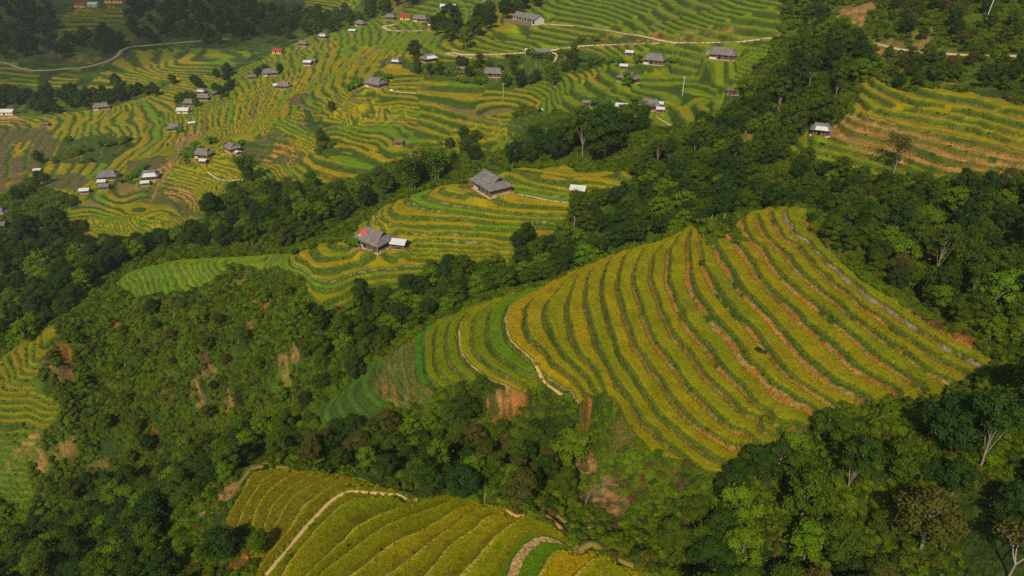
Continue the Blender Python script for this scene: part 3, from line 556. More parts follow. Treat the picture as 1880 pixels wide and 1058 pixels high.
# bare soil, slips and other ground marks: u, v, radius across (m), radius along (m), colour, strength
MARKS = [
 (440,1035,2.2,2.4,'soil',1),(448,1010,1.6,1.1,'soil',1),(462,995,1.2,.8,'soil',.8),(375,995,1.6,3.0,'redsoil',.7),(350,1040,2.0,2.6,'redsoil',.8),(225,1045,2.6,2.0,'redsoil',.9),(410,905,3,2.5,'bare',.8),(470,856,4,2,'bare',.8),
 (1075,860,2.2,4.5,'bare',1),(1102,915,4.4,7,'bare',1),(1100,900,2,4,'pale',.5),(1125,965,2.6,3.6,'redsoil',1),(1165,905,2.4,5,'redsoil',.9),(1140,930,1.6,4,'bare',.8),(1150,855,2,6,'dryscrub',.8),(1135,800,3,6,'dryscrub',.7),(1225,885,3,3,'redsoil',.8),(1270,960,3,3,'redsoil',.7),(1330,880,3,1.5,'soil',.8),
 (925,730,4.2,3,'bare',.9),(938,752,3.5,2.5,'soil',.7),(1075,770,1.0,4,'soil',.8),(705,705,.7,4,'soil',.7),(722,735,.9,4,'soil',.7),(745,712,.5,5,'bare',.6),(760,700,.4,5,'soil',.6),(690,720,.5,4,'bare',.5),
 (630,600,2.4,4,'soil',.9),(640,635,1.6,5,'bare',.7),(500,487,2.5,2.5,'bare',.9),(493,478,3.5,1.5,'pale',.5),(525,690,2,5,'bare',.6),(445,520,2.5,2.5,'soil',.8),(490,560,2.5,3.5,'soil',.8),(455,560,3.5,1.5,'bare',.7),
 (118,640,2.4,4,'soil',1),(112,685,3.2,3.2,'bare',.9),(208,600,2,2,'soil',.8),(240,720,1.5,2,'redsoil',.8),(310,740,2,3,'redsoil',.7),(370,650,1.6,4,'redsoil',.7),(385,690,2.2,2.2,'bare',.7),(425,660,1.2,3,'redsoil',.6),(400,760,4,5,'dryscrub',.7),(355,775,4,4,'dryscrub',.6),(365,735,1.5,5,'bare',.8),(300,700,3,3,'dryscrub',.8),(250,640,4,4,'dryscrub',.7),(200,560,6,4,'dryscrub',.8),(265,790,3,5,'redsoil',.7),(420,740,2,4,'bare',.6),(540,640,1.2,3,'bare',.8),(465,590,2,2,'bare',.6),
 (40,822,8,1.6,'bare',1),(110,834,6,2,'bare',.6),(72,845,2,3.5,'bare',.7),(130,845,5,1.6,'dryscrub',.7),(180,858,2.4,2,'bare',.6),(50,530,2,8,'redsoil',.8),(140,475,9,5,'redsoil',.5),(150,440,8,4,'redsoil',.6),
 (1560,40,9,28,'bare',1),(1578,16,10,14,'bare',1),(1545,62,7,12,'bare',1),(1590,15,8,12,'bare',.9),(1475,60,6,8,'bare',.6),(1625,85,6,6,'bare',.7),(1690,75,4,10,'bare',.7),(1370,255,3,7,'bare',.9),(1340,300,3,6,'redsoil',.6),(1380,245,2,4,'pale',.6),(1660,130,12,3,'bare',.7),(1740,155,4,2,'bare',.8),(1850,180,14,2.5,'redsoil',.8),(1770,440,2,2.5,'soil',.9),(1740,560,4,2,'redsoil',.8),(1500,400,2,4,'redsoil',.9),(1540,460,3,5,'redsoil',.7),(1700,590,4,2,'redsoil',.8),(1745,620,4,2,'soil',.7),(1590,505,3,2,'redsoil',.6),
 (1310,62,14,5,'bare',.7),(1250,62,10,4,'bare',.8),(1190,66,10,3,'soil',.8),(1285,105,7,3,'pale',.7),(1110,66,3,5,'soil',.8),(1180,52,20,3,'bare',.4),(1250,15,20,3,'bare',.3),
 (170,110,9,14,'bare',.7),(140,108,9,14,'bare',.6),(215,75,14,7,'bare',.5),(250,70,9,8,'redsoil',.4),(100,100,8,16,'bare',.4),(730,10,9,24,'bare',.5),(560,30,20,10,'dryscrub',.5),(440,35,30,12,'dryscrub',.5),
 (845,265,6,3,'bare',.5),(760,285,4,7,'bare',.7),(920,205,6,2,'soil',.5),(870,225,7,2,'soil',.6),(895,257,10,2,'soil',.6),(725,228,18,1.8,'soil',.6),(600,325,4,5,'soil',.6),(530,270,10,6,'soil',.5),(1060,322,2,1.5,'soil',.9),(1010,428,6,1.2,'soil',.8),(975,425,4,1.2,'soil',.7),
 (130,290,5,3,'soil',.7),(30,320,6,5,'soil',.7),(60,345,10,4,'soil',.6),(5,340,8,6,'soil',.6),(110,370,8,4,'soil',.6),(150,345,9,5,'soil',.5),(775,155,7,3,'bare',.5),(800,170,4,2,'pale',.6),(560,172,4,3,'soil',.5),(1300,405,2,1.5,'pale',.5),
]
for u, v, rx, ry, c, s in MARKS:
    p = hit(u, v, 1400, 75)
    dx = GX - p[0]; dy = GY - p[1]; a = math.atan2(p[0], p[1])
    lx = dx * math.cos(a) - dy * math.sin(a); ly = dx * math.sin(a) + dy * math.cos(a)
    sel = (abs(lx) < rx * 2.2) & (abs(ly) < ry * 2.2)
    d = np.hypot(lx[sel] / rx, ly[sel] / ry) + (n_mid[sel] - .5) * 1.3 + (n_hi[sel] - .5) * 1.3
    w = (sstep(1.25, .55, d) * s * np.where(RICE[sel] >= 0, .12, 1) * (.25 + .75 * sstep(.34, .56, vnoise(lx[sel], ly[sel] * .3, .75 * max(1, math.hypot(*p) / 170), 71) * .65 + n_hi[sel] * .35)))[:, None]
    RGB[sel] = RGB[sel] * (1 - w) + PAL[c] * (.7 + .6 * n_hi[sel])[:, None] * w

# ------------------------------------------------------------------ roads and footpaths
def spline(pts, step=1.5):
    pts = [np.asarray(p, float) for p in pts]; ext = [2 * pts[0] - pts[1]] + pts + [2 * pts[-1] - pts[-2]]; out = []
    for i in range(1, len(ext) - 2):
        p0, p1, p2, p3 = ext[i - 1:i + 3]; n = max(2, int(np.linalg.norm(p2 - p1) / step))
        for k in range(n):
            t = k / n; out.append(.5 * ((2 * p1) + (p2 - p0) * t + (2 * p0 - 5 * p1 + 4 * p2 - p3) * t * t + (3 * p1 - p0 - 3 * p2 + p3) * t ** 3))
    out.append(pts[-1]); return np.array(out)
ROADS = [  # name, width, colour, tmin, pixels
 ('road', 2.7, 'pale', 262, [(868,104),(846,102),(828,100),(820,97),(832,94),(850,99),(880,100),(930,99),(1000,93),(1060,85),(1120,80),(1180,77),(1250,77),(1320,76),(1370,73),(1412,68),(1440,64)]),
 ('road', 2.7, 'pale', 262, [(985,40),(1010,43),(1060,47),(1110,53),(1160,62),(1210,70),(1245,76)]),
 ('road', 3.0, 'pale', 220, [(1545,72),(1575,74),(1605,74),(1630,83),(1650,93),(1690,98),(1740,99),(1800,101),(1900,104),(1990,108)]),
 ('road', 3.6, 'pale', 400, [(735,40),(720,45),(707,49),(706,52),(720,55),(745,55),(775,54),(800,52)]),
 ('road', 2.8, 'stone', 480, [(-30,113),(0,113),(18,117),(35,124),(60,129),(90,129),(125,126),(155,124),(180,118),(205,109),(218,100),(225,92),(245,85),(270,84),(310,80),(360,76),(420,70)]),
 ('dirt_path', 1.7, 'dryscrub', 262, [(347,245),(336,262),(334,278),(318,300),(303,318),(292,338),(285,356),(277,372)]),
 ('dirt_path', 1.0, 'pale', 262, [(1010,97),(1022,102),(1020,110),(1015,118)]),
 ('dirt_path', 1.1, 'pale', 262, [(1205,212),(1225,222),(1250,232),(1275,246)]),
 ('dirt_path', .9, 'stone', 150, [(946,356),(976,360),(1005,366),(1029,369),(1062,373),(1100,376)]),
 ('dirt_path', 1.0, 'pale', 262, [(690,163),(720,165),(760,169),(775,167)]),
 ('dirt_path', 1.0, 'pale', 262, [(380,312),(400,325),(420,330),(445,328),(452,334)]),
 ('dirt_path', .55, 'dryscrub', 75, [(372,948),(390,933),(410,918),(425,904),(436,888),(447,874),(462,862),(480,857),(505,856),(530,857)]),
 ('dirt_path', .55, 'bare', 75, [(788,905),(808,900),(830,899),(848,904),(864,908)]),
 ('dirt_path', .5, 'bare', 75, [(925,934),(950,942),(975,940),(1000,946),(1020,958),(1040,972),(1062,977),(1082,972),(1110,966)]),
 ('dirt_path', .45, 'dryscrub', 75, [(957,921),(980,930),(1010,938),(1040,955),(1060,965),(1085,968)]),
 ('dirt_path', .9, 'dryscrub', 75, [(1062,1008),(1085,1002),(1105,1008),(1130,1020),(1160,1036),(1190,1044)]),
 ('dirt_path', .55, 'bund', 75, [(488,1056),(525,1012),(563,965),(593,931),(614,912),(637,901),(663,901),(716,906),(733,908),(750,918)]),
 ('dirt_path', .8, 'bund', 90, [(985,668),(990,680),(997,695),(1007,706),(1020,716),(1033,725)]),
]
ROADPTS = []
for nm, w, c, tmin, pts in ROADS:
    wp = spline([hit(u, v, 1400 if tmin >= 200 else 290, tmin) for u, v in pts], 1.5 if nm == 'road' else .7)
    zz = grid_sample(Z, wp[:, 0], wp[:, 1]); kk = 15 if nm == 'road' else 5
    zz = np.convolve(np.pad(zz, kk, 'edge'), np.ones(2 * kk + 1) / (2 * kk + 1), 'valid')
    x0, y0 = wp.min(0) - w - 3; x1, y1 = wp.max(0) + w + 3
    sel = np.nonzero((GX > x0) & (GX < x1) & (GY > y0) & (GY < y1))
    X = GX[sel]; Y = GY[sel]; best = np.full(X.shape, 1e9); bz = np.zeros(X.shape)
    for (a, za) in zip(wp[::2], zz[::2]):
        d = np.hypot(X - a[0], Y - a[1]); s = d < best; best[s] = d[s]; bz[s] = za
    fl = sstep(w * .5 + 2.0, w * .5 + .4, best)
    Z[sel] = Z[sel] * (1 - fl) + (bz - .12) * fl
    on = (best < w * .5 + .5); t = RICE[sel]; t[on] = -1; RICE[sel] = t; t = CAN[sel]; t[on] = 0; CAN[sel] = t
    sh = (sstep(w * .5 + (1.6 if nm == 'road' else .6), w * .5, best) * .75)[:, None]
    RGB[sel] = RGB[sel] * (1 - sh) + (PAL['bare'] * .6 + PAL['weeds'] * .4) * (.6 + .8 * n_hi[sel])[:, None] * sh
    ROADPTS.append((nm, w, c, wp, zz))

# level yards under the houses (filled from the HOUSES table)
for (u, v, tmin, rad) in PADS:
    p = hit(u, v, 1400 if tmin >= 262 else 300, tmin); d = np.hypot(GX - p[0], GY - p[1]); sel = d < rad + 3
    z0 = float(grid_sample(H0, p[0], p[1])); fl = sstep(rad + 2.5, rad, d[sel]); Z[sel] = Z[sel] * (1 - fl) + z0 * fl
    on = d[sel] < rad * .85 + n_mid[sel] * 2 - 1; t = RICE[sel]; t[on] = -1; RICE[sel] = t; t = CAN[sel]; t[on] = 0; CAN[sel] = t
    w = (sstep(rad + .5, rad * .6, d[sel] + (n_mid[sel] - .5) * 4) * .8)[:, None]
    yard = PAL['weeds'] * (1 - n_mid[sel][:, None]) * 1.2 + PAL['bare'] * n_mid[sel][:, None] * .9
    RGB[sel] = RGB[sel] * (1 - w) + yard * (.6 + .7 * n_hi[sel])[:, None] * w
def ground(x, y): return CAM_Z + float(grid_sample(Z, x, y))

# ------------------------------------------------------------------ materials
def new_mat(name):
    m = bpy.data.materials.new(name); m.use_nodes = True; nt = m.node_tree
    b = nt.nodes["Principled BSDF"]; b.inputs["Roughness"].default_value = .9; b.inputs["Specular IOR Level"].default_value = .15
    return m, nt, b
def land_mat(name, fine, amp, bump, bscale, coarse=.35):
    m, nt, b = new_mat(name); N = nt.nodes.new; L = nt.links.new
    at = N("ShaderNodeAttribute"); at.attribute_name = "Col"; geo = N("ShaderNodeNewGeometry")
    n1 = N("ShaderNodeTexNoise"); n1.inputs["Scale"].default_value = fine; n1.inputs["Detail"].default_value = 4; n1.inputs["Roughness"].default_value = .7
    n2 = N("ShaderNodeTexNoise"); n2.inputs["Scale"].default_value = coarse; n2.inputs["Detail"].default_value = 3
    for n in (n1, n2): L(geo.outputs["Position"], n.inputs["Vector"])
    mr = N("ShaderNodeMapRange"); L(n1.outputs["Fac"], mr.inputs[0]); mr.inputs[1].default_value = .3; mr.inputs[2].default_value = .7; mr.inputs[3].default_value = 1 - amp; mr.inputs[4].default_value = 1 + amp
    mr2 = N("ShaderNodeMapRange"); L(n2.outputs["Fac"], mr2.inputs[0]); mr2.inputs[1].default_value = .3; mr2.inputs[2].default_value = .7; mr2.inputs[3].default_value = .85; mr2.inputs[4].default_value = 1.15
    mu = N("ShaderNodeMath"); mu.operation = 'MULTIPLY'; L(mr.outputs[0], mu.inputs[0]); L(mr2.outputs[0], mu.inputs[1])
    vm = N("ShaderNodeVectorMath"); vm.operation = 'SCALE'; L(at.outputs["Color"], vm.inputs[0]); L(mu.outputs[0], vm.inputs["Scale"])
    L(vm.outputs[0], b.inputs["Base Color"])
    bp = N("ShaderNodeBump"); bp.inputs["Strength"].default_value = bump; bp.inputs["Distance"].default_value = bscale; L(n1.outputs["Fac"], bp.inputs["Height"]); L(bp.outputs[0], b.inputs["Normal"])
    return m
M_LAND = land_mat("ground_cover", 1.8, .55, 1.0, .9)
M_RICE = land_mat("rice_crop", 3.6, .5, 1.0, .35)
def plain_mat(name, col, amp=.25, scale=2.0, rough=.85, bump=.3, metal=0.0):
    m, nt, b = new_mat(name); N = nt.nodes.new; L = nt.links.new
    tc = N("ShaderNodeTexCoord"); n1 = N("ShaderNodeTexNoise"); n1.inputs["Scale"].default_value = scale; n1.inputs["Detail"].default_value = 5
    L(tc.outputs["Object"], n1.inputs["Vector"])
    mx = N("ShaderNodeMix"); mx.data_type = 'RGBA'; L(n1.outputs["Fac"], mx.inputs["Factor"])
    mx.inputs["A"].default_value = (*[c * (1 - amp) for c in col], 1); mx.inputs["B"].default_value = (*[min(1, c * (1 + amp)) for c in col], 1)
    L(mx.outputs["Result"], b.inputs["Base Color"]); b.inputs["Roughness"].default_value = rough; b.inputs["Metallic"].default_value = metal
    if bump:
        bp = N("ShaderNodeBump"); bp.inputs["Strength"].default_value = bump; bp.inputs["Distance"].default_value = .05; L(n1.outputs["Fac"], bp.inputs["Height"]); L(bp.outputs[0], b.inputs["Normal"])
    return m

# ------------------------------------------------------------------ ground and crop meshes
def grid_mesh(name, mat, verts, faces, cols):
    me = bpy.data.meshes.new(name); nf = len(faces)
    me.vertices.add(len(verts)); me.vertices.foreach_set("co", verts.astype(np.float32).ravel())
    me.loops.add(nf * 4); me.loops.foreach_set("vertex_index", faces.astype(np.int32).ravel())
    me.polygons.add(nf); me.polygons.foreach_set("loop_start", np.arange(0, nf * 4, 4, dtype=np.int32))
    me.polygons.foreach_set("use_smooth", np.ones(nf, bool))
    at = me.attributes.new("Col", 'FLOAT_COLOR', 'POINT')
    at.data.foreach_set("color", np.concatenate([cols, np.ones((len(cols), 1))], 1).astype(np.float32).ravel())
    me.update(calc_edges=True); me.materials.append(mat)
    o = bpy.data.objects.new(name, me); COL.objects.link(o); return o
def props(o, label=None, cat=None, group=None, kind=None):
    if label: o['label'] = label
    if cat: o['category'] = cat
    if group: o['group'] = group
    if kind: o['kind'] = kind
    return o
_ii = np.arange(NR * NA).reshape(NR, NA)
FACES = np.stack([_ii[:-1, :-1], _ii[:-1, 1:], _ii[1:, 1:], _ii[1:, :-1]], -1).reshape(-1, 4)[:, ::-1]
VCO = np.stack([GX, GY, Z + CAM_Z], -1).reshape(-1, 3); VC = RGB.reshape(-1, 3)
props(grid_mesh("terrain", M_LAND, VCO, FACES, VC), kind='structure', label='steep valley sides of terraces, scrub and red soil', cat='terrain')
RL = {'far': ('gold and green rice on the terraces of the village slope', 'village slope'), 'opposite': ('dull rice terraces across the far valley at top left',''),
      'right': ('golden rice strips and stubble on the hill at the right edge',''), 'subhill': ('bright green crop on the narrow terraces of the small left hill',''),
      'lowleft': ('yellow green rice on the small spur at the left edge',''), 'knoll': ('golden rice on the terraces around the two grey roofed houses',''),
      'spur': ('golden rice on the broad curved terraces of the big central spur',''), 'spurgreen': ('vivid green crop on the foot of the big spur',''), 'fore': ('ripening rice on the nearest terraces at the bottom',''),}
GRADE = {}
_fr = RICE.reshape(-1); _can = CAN.reshape(-1)
for nm, (lab, _) in RL.items():
    ids = [i for i, R in enumerate(REG) if R['n'] == nm]
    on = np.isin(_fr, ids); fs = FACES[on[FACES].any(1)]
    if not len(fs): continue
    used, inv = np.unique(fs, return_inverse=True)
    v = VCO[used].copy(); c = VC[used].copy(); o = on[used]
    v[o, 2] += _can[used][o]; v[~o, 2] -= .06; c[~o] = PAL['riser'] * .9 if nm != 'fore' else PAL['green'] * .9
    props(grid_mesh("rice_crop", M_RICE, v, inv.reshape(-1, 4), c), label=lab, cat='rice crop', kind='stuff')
# road ribbons
M_ROADS = {'pale': plain_mat("concrete_road", tuple(PAL['pale']), .2, .5), 'bare': plain_mat("dirt", tuple(PAL['bare'] * 1.15), .3, .8), 'stone': plain_mat("stone_path", tuple(PAL['stone']), .3, 1.5),
           'bund': plain_mat("dry_grass", tuple(PAL['bund']), .3, 1.5), 'dryscrub': plain_mat("dry_earth", tuple(PAL['dryscrub'] * 1.4), .3, 1.5)}
for nm, w, c, wp, zz in ROADPTS:
    tg = np.gradient(wp, axis=0); tg /= np.maximum(np.linalg.norm(tg, axis=1), 1e-6)[:, None]; nr = np.stack([-tg[:, 1], tg[:, 0]], 1)
    wv = w * (.5 + (0 if nm == 'road' else .22) * (vnoise(np.arange(len(wp)), np.zeros(len(wp)), 4, 3) - .5) * 2)
    bm = bmesh.new(); prev = None
    for i in range(len(wp)):
        row = []
        for s, dz in ((-1.12, -.35), (-1, .06), (0, .10), (1, .06), (1.12, -.35)):
            q = wp[i] + nr[i] * wv[i] * s; row.append(bm.verts.new((q[0], q[1], CAM_Z + zz[i] + dz)))
        if prev:
            for j in range(4): bm.faces.new((prev[j], row[j], row[j + 1], prev[j + 1])).smooth = True
        prev = row
    me = bpy.data.meshes.new(nm); bm.normal_update(); bm.to_mesh(me); bm.free(); me.materials.append(M_ROADS[c])
    o = bpy.data.objects.new(nm, me); COL.objects.link(o); props(o, kind='structure')
# ------------------------------------------------------------------ trees and plants
def leaf_mat(name, ca, cb, cc, trans=.22):
    m = bpy.data.materials.new(name); m.use_nodes = True; nt = m.node_tree; nt.nodes.clear(); N = nt.nodes.new; L = nt.links.new
    out = N("ShaderNodeOutputMaterial"); at = N("ShaderNodeAttribute"); at.attribute_name = "leaf"; oi = N("ShaderNodeObjectInfo")
    mx = N("ShaderNodeMix"); mx.data_type = 'RGBA'; mx.inputs["A"].default_value = (*ca, 1); mx.inputs["B"].default_value = (*cb, 1); L(at.outputs["Fac"], mx.inputs["Factor"])
    m2 = N("ShaderNodeMix"); m2.data_type = 'RGBA'; L(mx.outputs["Result"], m2.inputs["A"]); m2.inputs["B"].default_value = (*cc, 1)
    mr = N("ShaderNodeMapRange"); L(oi.outputs["Random"], mr.inputs[0]); mr.inputs[3].default_value = 0; mr.inputs[4].default_value = .75; L(mr.outputs[0], m2.inputs["Factor"])
    d = N("ShaderNodeBsdfDiffuse"); t = N("ShaderNodeBsdfTranslucent"); s = N("ShaderNodeMixShader"); s.inputs[0].default_value = trans
    L(m2.outputs["Result"], d.inputs[0]); L(m2.outputs["Result"], t.inputs[0]); L(d.outputs[0], s.inputs[1]); L(t.outputs[0], s.inputs[2]); L(s.outputs[0], out.inputs[0])
    return m
ML = {
 'dark': leaf_mat("dark_leaves", (.025, .053, .007), (.058, .102, .010), (.024, .058, .013)),
 'mid': leaf_mat("mid_leaves", (.043, .086, .006), (.096, .152, .009), (.062, .084, .009)),
 'light': leaf_mat("light_leaves", (.075, .158, .006), (.150, .240, .010), (.105, .158, .008)),
 'olive': leaf_mat("olive_leaves", (.075, .066, .014), (.135, .115, .022), (.062, .080, .012)),
 'banana': leaf_mat("banana_leaves", (.040, .110, .008), (.105, .200, .018), (.075, .125, .012), .3),
 'bush': leaf_mat("bush_leaves", (.066, .130, .005), (.148, .218, .008), (.128, .128, .010)),
}
M_BARK = plain_mat("bark", (.20, .17, .13), .4, 3.0); M_PALE = plain_mat("pale_bark", (.25, .215, .165), .35, 3.0); M_CULM = plain_mat("bamboo_culm", (.16, .19, .05), .3, 3.0)
def tubes_mesh(name, mat, tubes, sides=6):
    """tubes: list of lists of (x,y,z,radius)"""
    V = []; Fq = []
    for tb in tubes:
        b0 = len(V)
        for i, (x, y, z, r) in enumerate(tb):
            a = Vector(tb[max(i - 1, 0)][:3]); b = Vector(tb[min(i + 1, len(tb) - 1)][:3]); q = (b - a).to_track_quat('Z', 'Y')
            for s in range(sides):
                o = q @ Vector((math.cos(2 * math.pi * s / sides) * r, math.sin(2 * math.pi * s / sides) * r, 0)); V.append((x + o.x, y + o.y, z + o.z))
        for i in range(len(tb) - 1):
            for s in range(sides):
                s2 = (s + 1) % sides; Fq.append((b0 + i * sides + s, b0 + i * sides + s2, b0 + (i + 1) * sides + s2, b0 + (i + 1) * sides + s))
    me = bpy.data.meshes.new(name); me.from_pydata(V, [], Fq); me.materials.append(mat); me.polygons.foreach_set("use_smooth", [True] * len(me.polygons)); return me
def leaves_mesh(name, mat, pos, nrm, size, aspect, rs, tone):
    n = len(pos); nrm = nrm / np.maximum(np.linalg.norm(nrm, axis=1), 1e-6)[:, None]
    t = rs.normal(size=(n, 3)); t -= nrm * (t * nrm).sum(1)[:, None]; t /= np.linalg.norm(t, axis=1)[:, None]; b = np.cross(nrm, t)
    l = (size * rs.uniform(.65, 1.35, n))[:, None]; w = l * aspect
    V = np.stack([pos - t * l * .5, pos + b * w * .5 + nrm * l * .06 + t * l * .05, pos + t * l * .55 - nrm * l * .14, pos - b * w * .5 + nrm * l * .06 + t * l * .05], 1).reshape(-1, 3)
    me = bpy.data.meshes.new(name); me.vertices.add(4 * n); me.vertices.foreach_set("co", V.astype(np.float32).ravel())
    me.loops.add(4 * n); me.loops.foreach_set("vertex_index", np.arange(4 * n, dtype=np.int32)); me.polygons.add(n); me.polygons.foreach_set("loop_start", np.arange(0, 4 * n, 4, dtype=np.int32))
    at = me.attributes.new("leaf", 'FLOAT', 'POINT'); at.data.foreach_set("value", np.repeat(tone, 4).astype(np.float32)); me.update(calc_edges=True); me.materials.append(mat); return me
def lobe_leaves(lobes, n, rs, flat=.75, inner=.55):
    vol = np.array([l[3] ** 2 for l in lobes]); pick = rs.choice(len(lobes), n, p=vol / vol.sum()); lob = np.array(lobes)[pick]
    d = rs.normal(size=(n, 3)); d /= np.linalg.norm(d, axis=1)[:, None]; d[:, 2] = np.where(d[:, 2] < -.35, -d[:, 2] * .7, d[:, 2])
    clump = .88 + .20 * np.sin(d[:, 0] * 5 + pick) * np.sin(d[:, 1] * 5.3 + pick * 2) * np.sin(d[:, 2] * 4.7 + 1)
    rr = (rs.uniform(inner * .8, 1.12, n) ** .7) * clump
    pos = lob[:, :3] + d * (lob[:, 3] * rr)[:, None] * np.array([1, 1, flat])
    nr = d * 1.0 + rs.normal(size=(n, 3)) * .55 + np.array([0, 0, .35]); tone = np.clip(.45 + .3 * rs.normal(size=n) + .25 * np.sin(pick * 1.7), 0, 1)
    return pos, nr, tone
PROTO = {}
def make_tree_proto(kind, idx, H, R, nl, leaf, col, bark, trunk_vis=.35, nlobe=9, flat=.8):
    r_ = random.Random(hash((kind, idx)) % 1000 if False else 100 + idx * 7 + len(kind) * 31 + ord(kind[0])); rs = np.random.RandomState(200 + idx * 13 + ord(kind[0]) + len(kind))
    lobes = []; tubes = []; zc0 = H * trunk_vis
    lean = (r_.uniform(-.08, .08) * H, r_.uniform(-.08, .08) * H)
    tr = (H * .012 + .04) * (.62 if kind == 'slim' else 1)
    trunk = [(lean[0] * t, lean[1] * t, H * .82 * t - (.6 if t == 0 else 0), tr * (1.25 - t)) for t in (0, .12, .35, .6, .85, 1.0)]
    tubes.append(trunk)
    for i in range(nlobe):
        a = i * 2.4 + r_.uniform(-.4, .4); f = i / max(1, nlobe - 1); zz = zc0 + (H * .88 - zc0) * (f ** .9); rad = R * (.70 * math.sin(math.pi * (.22 + .66 * f))) * r_.uniform(.7, 1.12)
        lr_ = R * r_.uniform(.30, .52) * (1.05 - .30 * f); c = (lean[0] * f + math.cos(a) * rad, lean[1] * f + math.sin(a) * rad, zz)
        lobes.append((*c, lr_)); t0 = max(.2, f * .75); s = (lean[0] * t0, lean[1] * t0, H * .82 * t0)
        tubes.append([(*s, tr * .5), ((s[0] + c[0]) * .5, (s[1] + c[1]) * .5, (s[2] + c[2]) * .5 + .15, tr * .34), (*c, tr * .12)])
    lobes.append((lean[0], lean[1], H * .86, R * .38))
    pos, nr, tone = lobe_leaves(lobes, nl, rs, flat); ns = nl // 8; pos[:ns] += rs.normal(size=(ns, 3)) * R * .16
    PROTO.setdefault(kind, []).append((tubes_mesh("trunk", bark, tubes), leaves_mesh("crown", ML[col], pos, nr, leaf, .62, rs, tone), H, R))
for i in range(4): make_tree_proto('dark', i, 9.0, 3.6, 9000, .36, 'dark', M_BARK, .30, 15 + i * 2)
for i in range(3): make_tree_proto('mid', i, 8.2, 3.3, 8200, .35, 'mid', M_BARK, .28, 14 + i * 2)
for i in range(2): make_tree_proto('light', i, 7.0, 2.8, 6000, .34, 'light', M_BARK, .28, 12 + i * 2)
for i in range(2): make_tree_proto('olive', i, 9.5, 3.9, 6500, .34, 'olive', M_BARK, .34, 13 + i)
for i in range(3): make_tree_proto('slim', i, 11.0, 2.5, 5000, .34, 'mid' if i else 'dark', M_PALE, .52, 11)
# bare branchy tree
def make_bare(idx):
    r_ = random.Random(idx + 50); tubes = []; rs = np.random.RandomState(idx); tips = []
    def grow(p, d, l, r, lev):
        q = p + d * l; tubes.append([(*p, r), (*((p + q) / 2 + Vector((r_.uniform(-.1, .1), r_.uniform(-.1, .1), 0))), r * .8), (*q, r * .6)])
        if lev == 0: tips.append(q); return
        for k in range(3 if lev > 1 else 2):
            nd = (d + Vector((r_.uniform(-.8, .8), r_.uniform(-.8, .8), r_.uniform(-.05, .35)))).normalized(); grow(q, nd, l * r_.uniform(.55, .75), r * .6, lev - 1)
    grow(Vector((0, 0, -.5)), Vector((.08, 0, 1)).normalized(), 3.4, .17, 4)
    tp = np.array([list(t) for t in tips]); n = 900; pk = rs.choice(len(tp), n); pos = tp[pk] + rs.normal(size=(n, 3)) * .45
    PROTO.setdefault('bare', []).append((tubes_mesh("trunk", M_PALE, tubes, 5), leaves_mesh("crown", ML['olive'], pos, rs.normal(size=(n, 3)), .38, .6, rs, rs.uniform(0, 1, n)), 8.0, 3.0))
make_bare(1)
def make_bamboo(idx):
    rs = np.random.RandomState(300 + idx); tubes = []; P_ = []; Nn = []
    for k in range(26):
        a = rs.uniform(0, 6.28); r0 = rs.uniform(0, .9); h = rs.uniform(7.5, 11.5); out = rs.uniform(.8, 3.2); ca, sa = math.cos(a), math.sin(a)
        tb = [(ca * (r0 + out * t ** 2.4), sa * (r0 + out * t ** 2.4), h * (t - .18 * t ** 4) - (.5 if t == 0 else 0), .055 * (1.1 - t * .8)) for t in (0, .2, .4, .6, .8, 1)]
        tubes.append(tb); n = 150; t = rs.uniform(.28, 1.0, n); q = np.stack([ca * (r0 + out * t ** 2.4), sa * (r0 + out * t ** 2.4), h * (t - .18 * t ** 4)], 1)
        P_.append(q + rs.normal(size=(n, 3)) * np.array([.38, .38, .25])); Nn.append(rs.normal(size=(n, 3)) * .7 + np.array([ca * .5, sa * .5, .5]))
    pos = np.concatenate(P_); nr = np.concatenate(Nn)
    PROTO.setdefault('bamboo', []).append((tubes_mesh("culms", M_CULM, tubes, 5), leaves_mesh("foliage", ML['light' if idx else 'mid'], pos, nr, .55, .36, rs, rs.uniform(0, 1, len(pos))), 10.0, 3.0))
for i in range(2): make_bamboo(i)
def make_banana(idx):
    r_ = random.Random(idx + 9); tubes = []; V = []; Fc = []; T = []
    for s in range(3 + idx):
        bx, by = r_.uniform(-.9, .9), r_.uniform(-.9, .9); h = r_.uniform(1.6, 2.6); tubes.append([(bx, by, -.3, .16), (bx, by, h * .6, .13), (bx + .05, by, h, .08)])
        for k in range(9):
            a = k * 2.4 + r_.uniform(-.3, .3); ln = r_.uniform(1.7, 2.5); up = r_.uniform(.5, 1.3); w = r_.uniform(.28, .4); b0 = len(V); tn = r_.random()
            for j, t in enumerate((0, .25, .5, .75, 1.0)):
                rr = ln * t * .85; z = h + up * ln * .6 * t - 1.1 * ln * .62 * t * t; ww = w * (math.sin(math.pi * min(.98, .12 + .8 * t)))
                cx, cy = bx + math.cos(a) * rr, by + math.sin(a) * rr
                V += [(cx - math.sin(a) * ww, cy + math.cos(a) * ww, z - .10), (cx, cy, z + .04), (cx + math.sin(a) * ww, cy - math.cos(a) * ww, z - .10)]; T += [tn] * 3
            for j in range(4):
                q = b0 + j * 3; Fc += [(q, q + 1, q + 4, q + 3), (q + 1, q + 2, q + 5, q + 4)]
    me = bpy.data.meshes.new("leaves"); me.from_pydata(V, [], Fc); at = me.attributes.new("leaf", 'FLOAT', 'POINT'); at.data.foreach_set("value", T); me.materials.append(ML['banana'])
    PROTO.setdefault('banana', []).append((tubes_mesh("stem", M_CULM, tubes, 6), me, 3.5, 1.8))
for i in range(2): make_banana(i)
